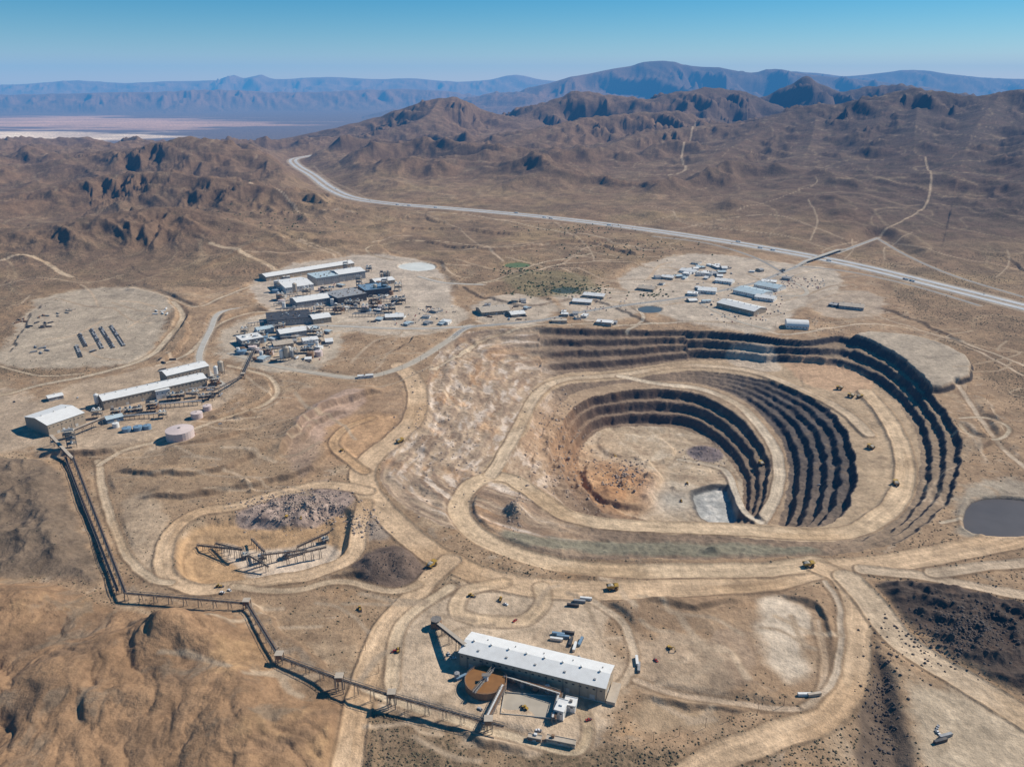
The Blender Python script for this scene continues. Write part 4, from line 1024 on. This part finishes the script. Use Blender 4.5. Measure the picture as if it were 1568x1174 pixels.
for px,py,i in ((800,1052,2),(820,1058,5),(838,1060,4),(786,1045,5),(700,1040,2)):
    x,y=W(px,py); inst("storage_tank",TANK[i],x,y,rng.uniform(0,6),s=.6)
x,y=W(812,1082); k=MB(); k.box(-24,-13,-.5,24,13,.25,MDP)
for a,b_,c_,d_ in ((-24,-13,24,-12.6),(-24,12.6,24,13),(-24,-12.6,-23.6,12.6),(23.6,-12.6,24,12.6)): k.box(a,b_,.25,c_,d_,1.3,MCN)
k.obj("concrete_basin",loc=(x,y,hz(x,y)),yaw=-.12)
def conveyor(name,lst,w=3.2,bay=5,roof=None,legstep=16):
    k=MB(); pts=[]
    for (px,py,zz) in lst:
        a=W(px,py,zz); pts.append(Vector((a[0],a[1],zz)))
    for i in range(len(pts)-1):
        p,q=pts[i],pts[i+1]; L=(q-p).length
        truss(k,p,q,w,2.4,bay,roof=roof)
        for j in range(int(L/legstep)+1): legs(k,p.lerp(q,min(1,j*legstep/L)),w)
    for p in pts[1:-1]:
        g0=hz(p.x,p.y)
        for a in (-3,3):
            for b_ in (-3,3): k.box(p.x+a-.3,p.y+b_-.3,g0-1,p.x+a+.3,p.y+b_+.3,p.z+4.5,MST)
        k.box(p.x-3.6,p.y-3.6,p.z+4.5,p.x+3.6,p.y+3.6,p.z+4.9,MTN); k.box(p.x-2.6,p.y-2.6,p.z-.5,p.x+2.6,p.y+2.6,p.z+3,MRU)
    k.obj(name)
conveyor("overland_conveyor",[(112,700,8),(192,908,9)])
conveyor("overland_conveyor",[(192,908,9),(378,924,9),(428,1006,11),(520,1040,13),(600,1065,12),(748,1106,9),(772,1112,9)])
conveyor("overland_conveyor",[(100,700,4),(180,905,5)],w=2.6)
conveyor("inclined_conveyor",[(78,668,15),(112,704,6)],w=4,roof=MTN)
conveyor("inclined_conveyor",[(325,600,16),(372,575,6),(410,492,6)],legstep=22)
conveyor("inclined_conveyor",[(112,660,12),(160,640,12)],w=3,roof=MTN)
for l in ([(302,835,-6),(372,842,2)],[(330,832,-6),(372,842,3)],[(380,850,2),(412,868,-4)],[(400,850,3),(470,842,-6)],[(440,852,0),(500,838,3)],[(455,838,-6),(505,815,3)],[(405,845,2),(385,825,-5)]):
    conveyor("crusher_conveyor",l,w=2.2,legstep=9)
for px,py,i,yw_ in ((376,850,4,.3),(402,856,0,.5),(440,850,4,-.2),(498,828,4,.4)):
    x,y=W(px,py,-8); inst("crushing_plant",TOW[i],x,y,yw_,s=.62)
for px,py,r,h,mm in ((277,672,20,13,MTK),(302,640,9,9,MTK),(318,628,7,8,MTK),(195,662,7,6,MBT),(212,660,7,6,MBT),(226,658,6,6,MBT),(178,655,5,7,MWH)):
    x,y=W(px,py); inst("storage_tank",proto_tank(r,h,mm),x,y,1.0)
for px,py,i,yw_,s_ in ((112,690,2,.5,1.2),(150,640,0,.3,1),(205,635,3,.25,1),(235,630,1,.25,.9),(270,612,3,.25,1.0),(300,608,0,.25,.8),(330,590,1,.2,.8),(105,672,0,.4,.9),(250,640,0,.25,.8),(180,640,1,.25,.8),(315,612,3,.25,.8),
    (590,450,2,.1,1.6),(575,470,1,.1,1.4),(540,470,3,.1,1.3),(500,455,1,.1,1.3),(470,452,0,.1,1.3),(610,465,3,.1,1.3),(550,440,2,.1,1.3),(430,460,0,.1,1.2),(560,478,0,.1,1.2),(595,478,3,.1,1.2),(530,418,2,.1,1.3),(565,415,4,.1,1.3),
    (590,430,1,.1,1.3),(450,440,3,.1,1.2),(490,478,0,.1,1.2),(520,480,1,.1,1.1),(425,446,2,.1,1.1),(610,445,0,.1,1.3),
    (385,535,3,.1,1.2),(400,515,4,.1,1.1),(430,508,1,.1,1),(450,545,0,.1,1),(480,512,3,.1,1),(375,512,0,.1,1),(410,545,1,.1,.9),(470,540,3,.1,.9),(490,520,0,.1,1)):
    x,y=W(px,py); inst("process_tower",TOW[i],x,y,yw_,s=s_)
for i in range(56):
    px,py=rng.choice([(rng.uniform(420,615),rng.uniform(436,480)),(rng.uniform(365,505),rng.uniform(500,555))]); x,y=W(px,py); inst("storage_tank",rng.choice(TANK),x,y,rng.uniform(0,6),s=rng.uniform(.6,1.3))
for px,py in ((432,552),(440,552),(448,552),(590,430),(596,430),(452,450),(340,575),(332,578),(150,622),(436,545),(444,547),(575,452),(515,478)):
    x,y=W(px,py); inst("silo",rng.choice(SILO),x,y,s=1.3)
for px,py,i,yw_ in ((430,476,1,.1),(500,476,1,.1),(430,455,0,.1),(545,452,0,.1),(570,462,1,.05),(375,540,1,.15),(430,520,0,.1),(380,500,1,.5),(170,645,1,.22),(240,625,1,.22),(290,600,0,.22),(540,485,1,.1),(600,470,1,1.3),(420,470,1,.9)):
    x,y=W(px,py); inst("pipe_rack",RACK[i],x,y,yw_)
for (a,b_) in (((120,512),(130,532)),((138,505),(155,535)),((152,502),(172,534)),((168,500),(188,531)),((140,540),(152,536)),((115,530),(122,548))):
    p=P3d(a[0],a[1],0); q=P3d(b_[0],b_[1],0); L=(q-p).length; n=max(1,int(L/14)); yw_=math.atan2(q.y-p.y,q.x-p.x)
    for i in range(n):
        c_=p.lerp(q,i/n)
        for j in (0,3.2): inst("shipping_container",CONT[rng.choice([5,3,3,5])],c_.x-j*math.sin(yw_),c_.y+j*math.cos(yw_),yw_)
for px,py,n,m_ in ((250,480,6,0),(245,560,5,5),(40,490,8,2),(90,480,8,4),(60,540,6,3),(60,500,8,5)):
    for i in range(n):
        x,y=W(px,py); inst("shipping_container",CONT[m_],x+rng.uniform(-26,26),y+rng.uniform(-32,32),rng.uniform(0,3))
for px,py,mi,yw_ in ((845,972,1,-.2),(852,976,1,-.2),(860,970,5,-.2),(868,928,5,-.15),(878,922,3,-.15),(888,918,0,-.15),(874,990,5,1.3),(880,998,0,1.3),(888,990,1,1.2),(978,1020,0,1.5),(980,1030,3,1.4),(1222,1066,0,0),(1238,1068,4,.2),(1432,1140,5,.3),(1440,1132,3,.3),(842,980,0,-.2),(700,1045,1,.6)):
    x,y=W(px,py); inst("shipping_container",CONT[mi],x,y,yw_)
for i in range(90):
    bx=rng.choice([(560,690,470,498),(430,620,440,480),(360,500,505,555),(1000,1200,410,495),(740,820,465,490),(250,340,575,610)])
    x,y=W(rng.uniform(bx[0],bx[1]),rng.uniform(bx[2],bx[3])); inst("shipping_container",rng.choice(CONT),x,y,rng.choice([0,1.57])+rng.uniform(-.1,.1))
for px,py,z,yw_ in ((1340,686,-31,1.9),(1377,745,-26,1.4),(1309,607,-35,2.4),(1291,594,-35,2.7),(659,872,0,.9),(1315,610,-35,.4),(1232,870,0,.1),(1172,700,-80,1.7),(930,905,0,.05),(610,680,0,.8)):
    x,y=W(px,py,z); inst("haul_truck",HAUL,x,y,yw_)
for px,py,z in ((548,930,0),(716,913,0),(765,915,0),(612,1000,0),(1045,770,-113),(810,1088,0),(330,900,0),(462,800,-4)):
    x,y=W(px,py,z); inst("wheel_loader",LOAD,x,y,rng.uniform(0,6))
for px,py,z in ((1020,992,0),(520,690,0),(945,700,-104),(438,790,0),(1050,740,-113)):
    x,y=W(px,py,z); inst("excavator",EXC,x,y,rng.uniform(0,6))
for i in range(300):
    bx=rng.choice([(1195,1262,422,442),(1195,1262,422,442),(1060,1130,425,470),(870,960,455,478),(740,810,470,492),(570,660,480,498),(360,505,500,556),(420,610,430,480),(640,700,470,480),(1170,1200,450,480),(1090,1180,480,492)])
    x,y=W(rng.uniform(bx[0],bx[1]),round(rng.uniform(bx[2],bx[3])/2.5)*2.5); q=rng.random()
    inst("pickup_truck" if q<.5 else "parked_car",rng.choice(PICK) if q<.5 else rng.choice(CAR),x,y,rng.choice([1.57,-1.57])+rng.uniform(-.1,.1))
for px,py in ((690,1010),(684,1000),(888,1012),(884,1005),(905,1100),(770,925),(740,1090),(830,1120),(600,1000),(355,905),(345,908),(860,1015),(890,1050),(1000,1010),(1262,680),(790,948),(1435,1110),(1430,1118),(820,1020),(300,668),(340,650),(120,610),(20,615)):
    x,y=W(px,py); inst("pickup_truck",rng.choice(PICK),x,y,rng.uniform(0,6))
hwO=[offset(hwP,14),offset(hwP,-22),offset(hwP,21)]
for i in range(26):
    q=rng.choice(hwO); k_=rng.randrange(10,len(q)-30); a=q[k_]; b_=q[k_+1]; yw_=math.atan2(b_[1]-a[1],b_[0]-a[0]); t=rng.random()
    x=a[0]+(b_[0]-a[0])*t; y=a[1]+(b_[1]-a[1])*t
    if rng.random()<.45: inst("semi_truck",rng.choice(SEMI),x,y,yw_,z=hz(x,y)+.4,s=1.0)
    else: inst("car",rng.choice(CAR),x,y,yw_,z=hz(x,y)+.4)
a=P3d(1232,404,0); b_=P3d(1284,386,0); k=MB(); p=Vector((a.x,a.y,7.5)); q=Vector((b_.x,b_.y,7.5))
k.beam(p,q,11,1.2,MCN); s_=(q-p).normalized().cross(Vector((0,0,1)))
for o in (-5.3,5.3): k.beam(p+s_*o+Vector((0,0,1.1)),q+s_*o+Vector((0,0,1.1)),.3,.98,MCN)
for t in (.2,.4,.6,.8):
    c_=p.lerp(q,t)
    for o in (-4,0,4): k.cyl(c_.x+s_.x*o,c_.y+s_.y*o,-2,6.85,.6,.6,MCN,10)
for pp,dd in ((p,-1),(q,1)):
    d=(q-p).normalized()*dd; k.beam(pp+d*0.1,pp+d*55+Vector((0,0,-7.2)),11,1.2,MCN); k.beam(pp+Vector((0,0,-3.2)),pp+d*26+Vector((0,0,-5.5)),12,5,MDP)
k.obj("highway_overpass")
pp=MB(); pp.cyl(0,0,-1,11,.22,.15,MRU,6); pp.box(-1.6,-.08,9.6,1.6,.08,9.85,MRU)
for o in (-1.4,0,1.4): pp.cyl(o,0,9.86,10.2,.1,.1,MWH,5)
PPM=pp.mesh("power_pole")
for a,b_,n in (((560,590),(700,530),6),((700,495),(980,470),10),((1000,500),(1300,500),9),((240,690),(420,625),6),((1480,600),(1568,650),4),((620,1100),(540,960),5),((960,1150),(1200,1080),7)):
    for i in range(n):
        t=i/(n-1); x,y=W(a[0]+(b_[0]-a[0])*t,a[1]+(b_[1]-a[1])*t); inst("power_pole",PPM,x,y,rng.uniform(0,.4))
def clumps(name,pts,rad,flat,mat_,seed,k=6):
    r=np.random.default_rng(seed); n=len(pts); pts=np.array(pts); rad=np.array(rad)
    an_=np.linspace(0,2*np.pi,k,endpoint=False)
    ring0=np.stack([np.cos(an_),np.sin(an_),np.zeros(k)-.1],1); ring1=np.stack([np.cos(an_+.4)*.8,np.sin(an_+.4)*.8,np.ones(k)*.55],1); top=np.array([[0,0,1.0]])
    tp=np.concatenate([ring0,ring1,top]); V=tp[None]*(1+r.uniform(-.38,.38,(n,2*k+1,1)))*rad[:,None,None]; V[...,2]*=flat; V+=pts[:,None,:]
    fs=[]
    for i in range(k):
        j=(i+1)%k; fs+=[(i,j,k+i),(j,k+j,k+i),(k+i,k+j,2*k)]
    Fc=(np.array(fs)[None]+(np.arange(n)*(2*k+1))[:,None,None]).reshape(-1,3)
    me=raw_mesh(name,V.reshape(-1,3),Fc,3); me.materials.append(mat_); return link(bpy.data.objects.new(name,me))
MSC=mat("scrub_foliage",(0.12,0.10,0.058),0.9,0.35,0.5,dirt=0.5)
MSG=mat("green_foliage",(0.05,0.075,0.025),0.9,0.35,0.5,dirt=0.1)
MRK=mat("rock_rubble",(0.30,0.235,0.19),0.9,0.35,0.3,dirt=0.3)
MRK2=mat("dark_rock",(0.09,0.072,0.063),0.9,0.35,0.3,dirt=0.1)
pts=[];rad=[]
tries=0
while len(pts)<22000 and tries<160000:
    tries+=1; px=rng.uniform(-40,1608); py=1180-(1180-395)*rng.random(); x,y=W(px,py)
    nv=natv(x,y)
    if rng.random()<max(0,nv-.1)*(0.12+0.9*max(0,float(math.sin(x*.013+math.sin(y*.011)*2)*.5+.5))):
        pts.append((x,y,hz(x,y))); rad.append(rng.uniform(.35,.9)*(1+y/2200))
clumps("desert_scrub",pts,rad,.8,MSC,3)
pts=[];rad=[]
for (cx,cy,sx,sy,n) in ((850,440,35,7,150),(800,415,25,5,70),(900,445,20,5,60),(960,380,60,8,120),(880,352,40,4,90),(420,350,60,12,120),(1000,450,15,4,40)):
    for i in range(n):
        x,y=W(rng.gauss(cx,sx),rng.gauss(cy,sy)); pts.append((x,y,hz(x,y)+.3)); rad.append(rng.uniform(1.3,3.4))
clumps("green_brush",pts,rad,.95,MSG,4)
def rubble(name,zs,m_,seed):
    pts=[];rad=[]
    for (cx,cy,sx,sy,n,z,r0,r1) in zs:
        for i in range(n):
            x,y=W(rng.gauss(cx,sx),rng.gauss(cy,sy),z); pts.append((x,y,hz(x,y))); rad.append(rng.uniform(r0,r1)*(.5+rng.random()))
    clumps(name,pts,rad,.8,m_,seed)
rubble("rock_rubble",[(460,772,42,11,900,2,.5,1.6),(560,800,14,10,160,2,.5,1.6),(870,700,30,45,500,-75,.6,2),(960,730,20,14,260,-104,.6,2),(1080,698,22,12,200,-110,.5,1.5),(680,650,40,60,400,-12,.5,1.5),(790,780,8,18,100,-8,.5,1.5)],MRK,8)
rubble("dark_rock_rubble",[(1480,960,50,22,1000,8,.4,1.4),(1350,1080,16,50,300,-6,.4,1.4),(600,865,20,10,150,6,.3,.9)],MRK2,9)
# ------------------------------------------------------------------ haze volume (glows in place of light scattered by the air)
mb=MB()
def hazemat():
    m=bpy.data.materials.new("emissive_haze"); m.use_nodes=True; t=m.node_tree; t.nodes.clear()
    o=t.nodes.new('ShaderNodeOutputMaterial'); ab=t.nodes.new('ShaderNodeVolumeAbsorption'); em=t.nodes.new('ShaderNodeEmission'); ad=t.nodes.new('ShaderNodeAddShader')
    sig=(1.0e-5,1.65e-5,2.6e-5); Linf=(0.14,0.42,0.70)
    ab.inputs['Density'].default_value=2.6e-5; ab.inputs['Color'].default_value=(1-1.0/2.6,1-1.65/2.6,0,1)
    em.inputs['Color'].default_value=(sig[0]*Linf[0]/1e-5,sig[1]*Linf[1]/1e-5,sig[2]*Linf[2]/1e-5,1); em.inputs['Strength'].default_value=1e-5
    t.links.new(ab.outputs[0],ad.inputs[0]); t.links.new(em.outputs[0],ad.inputs[1]); t.links.new(ad.outputs[0],o.inputs['Volume']); return m
mb.box(-70000,-4000,-1500,70000,80000,1700,hazemat()); mb.obj("glowing_haze_box")
# ------------------------------------------------------------------ light, sky, camera
AZ=math.radians(62); EL=math.radians(41)
wd=bpy.data.worlds.new("World"); scene.world=wd; wd.use_nodes=True; t=wd.node_tree
bg=t.nodes['Background']; sk=t.nodes.new('ShaderNodeTexSky'); sk.sky_type='NISHITA'; sk.sun_disc=False
sk.sun_elevation=EL; sk.sun_rotation=AZ; sk.altitude=2500; sk.air_density=1.0; sk.dust_density=0.0; sk.ozone_density=4.0
hs=t.nodes.new('ShaderNodeHueSaturation'); hs.inputs['Saturation'].default_value=1.5; hs.inputs['Hue'].default_value=0.488
t.links.new(sk.outputs[0],hs.inputs['Color']); t.links.new(hs.outputs[0],bg.inputs[0]); bg.inputs[1].default_value=0.08
sun=bpy.data.lights.new("sun",'SUN'); sun.energy=5.0; sun.angle=math.radians(.5); sun.color=(1,.95,.87)
so=link(bpy.data.objects.new("sun",sun)); v=Vector((math.sin(AZ)*math.cos(EL),math.cos(AZ)*math.cos(EL),math.sin(EL))); so.rotation_euler=v.to_track_quat('Z','Y').to_euler(); so.location=(800,200,1500)
cam=bpy.data.cameras.new("camera"); cam.sensor_width=36; cam.lens=36*F/1568; cam.clip_end=300000; cam.clip_start=1
cobj=link(bpy.data.objects.new("camera",cam)); cobj.location=(0,0,H); cobj.rotation_euler=(math.pi/2-PITCH,0,0); scene.camera=cobj
scene.view_settings.view_transform='Standard'; scene.view_settings.look='None'; scene.view_settings.exposure=0
print("done",time.time()-T0)
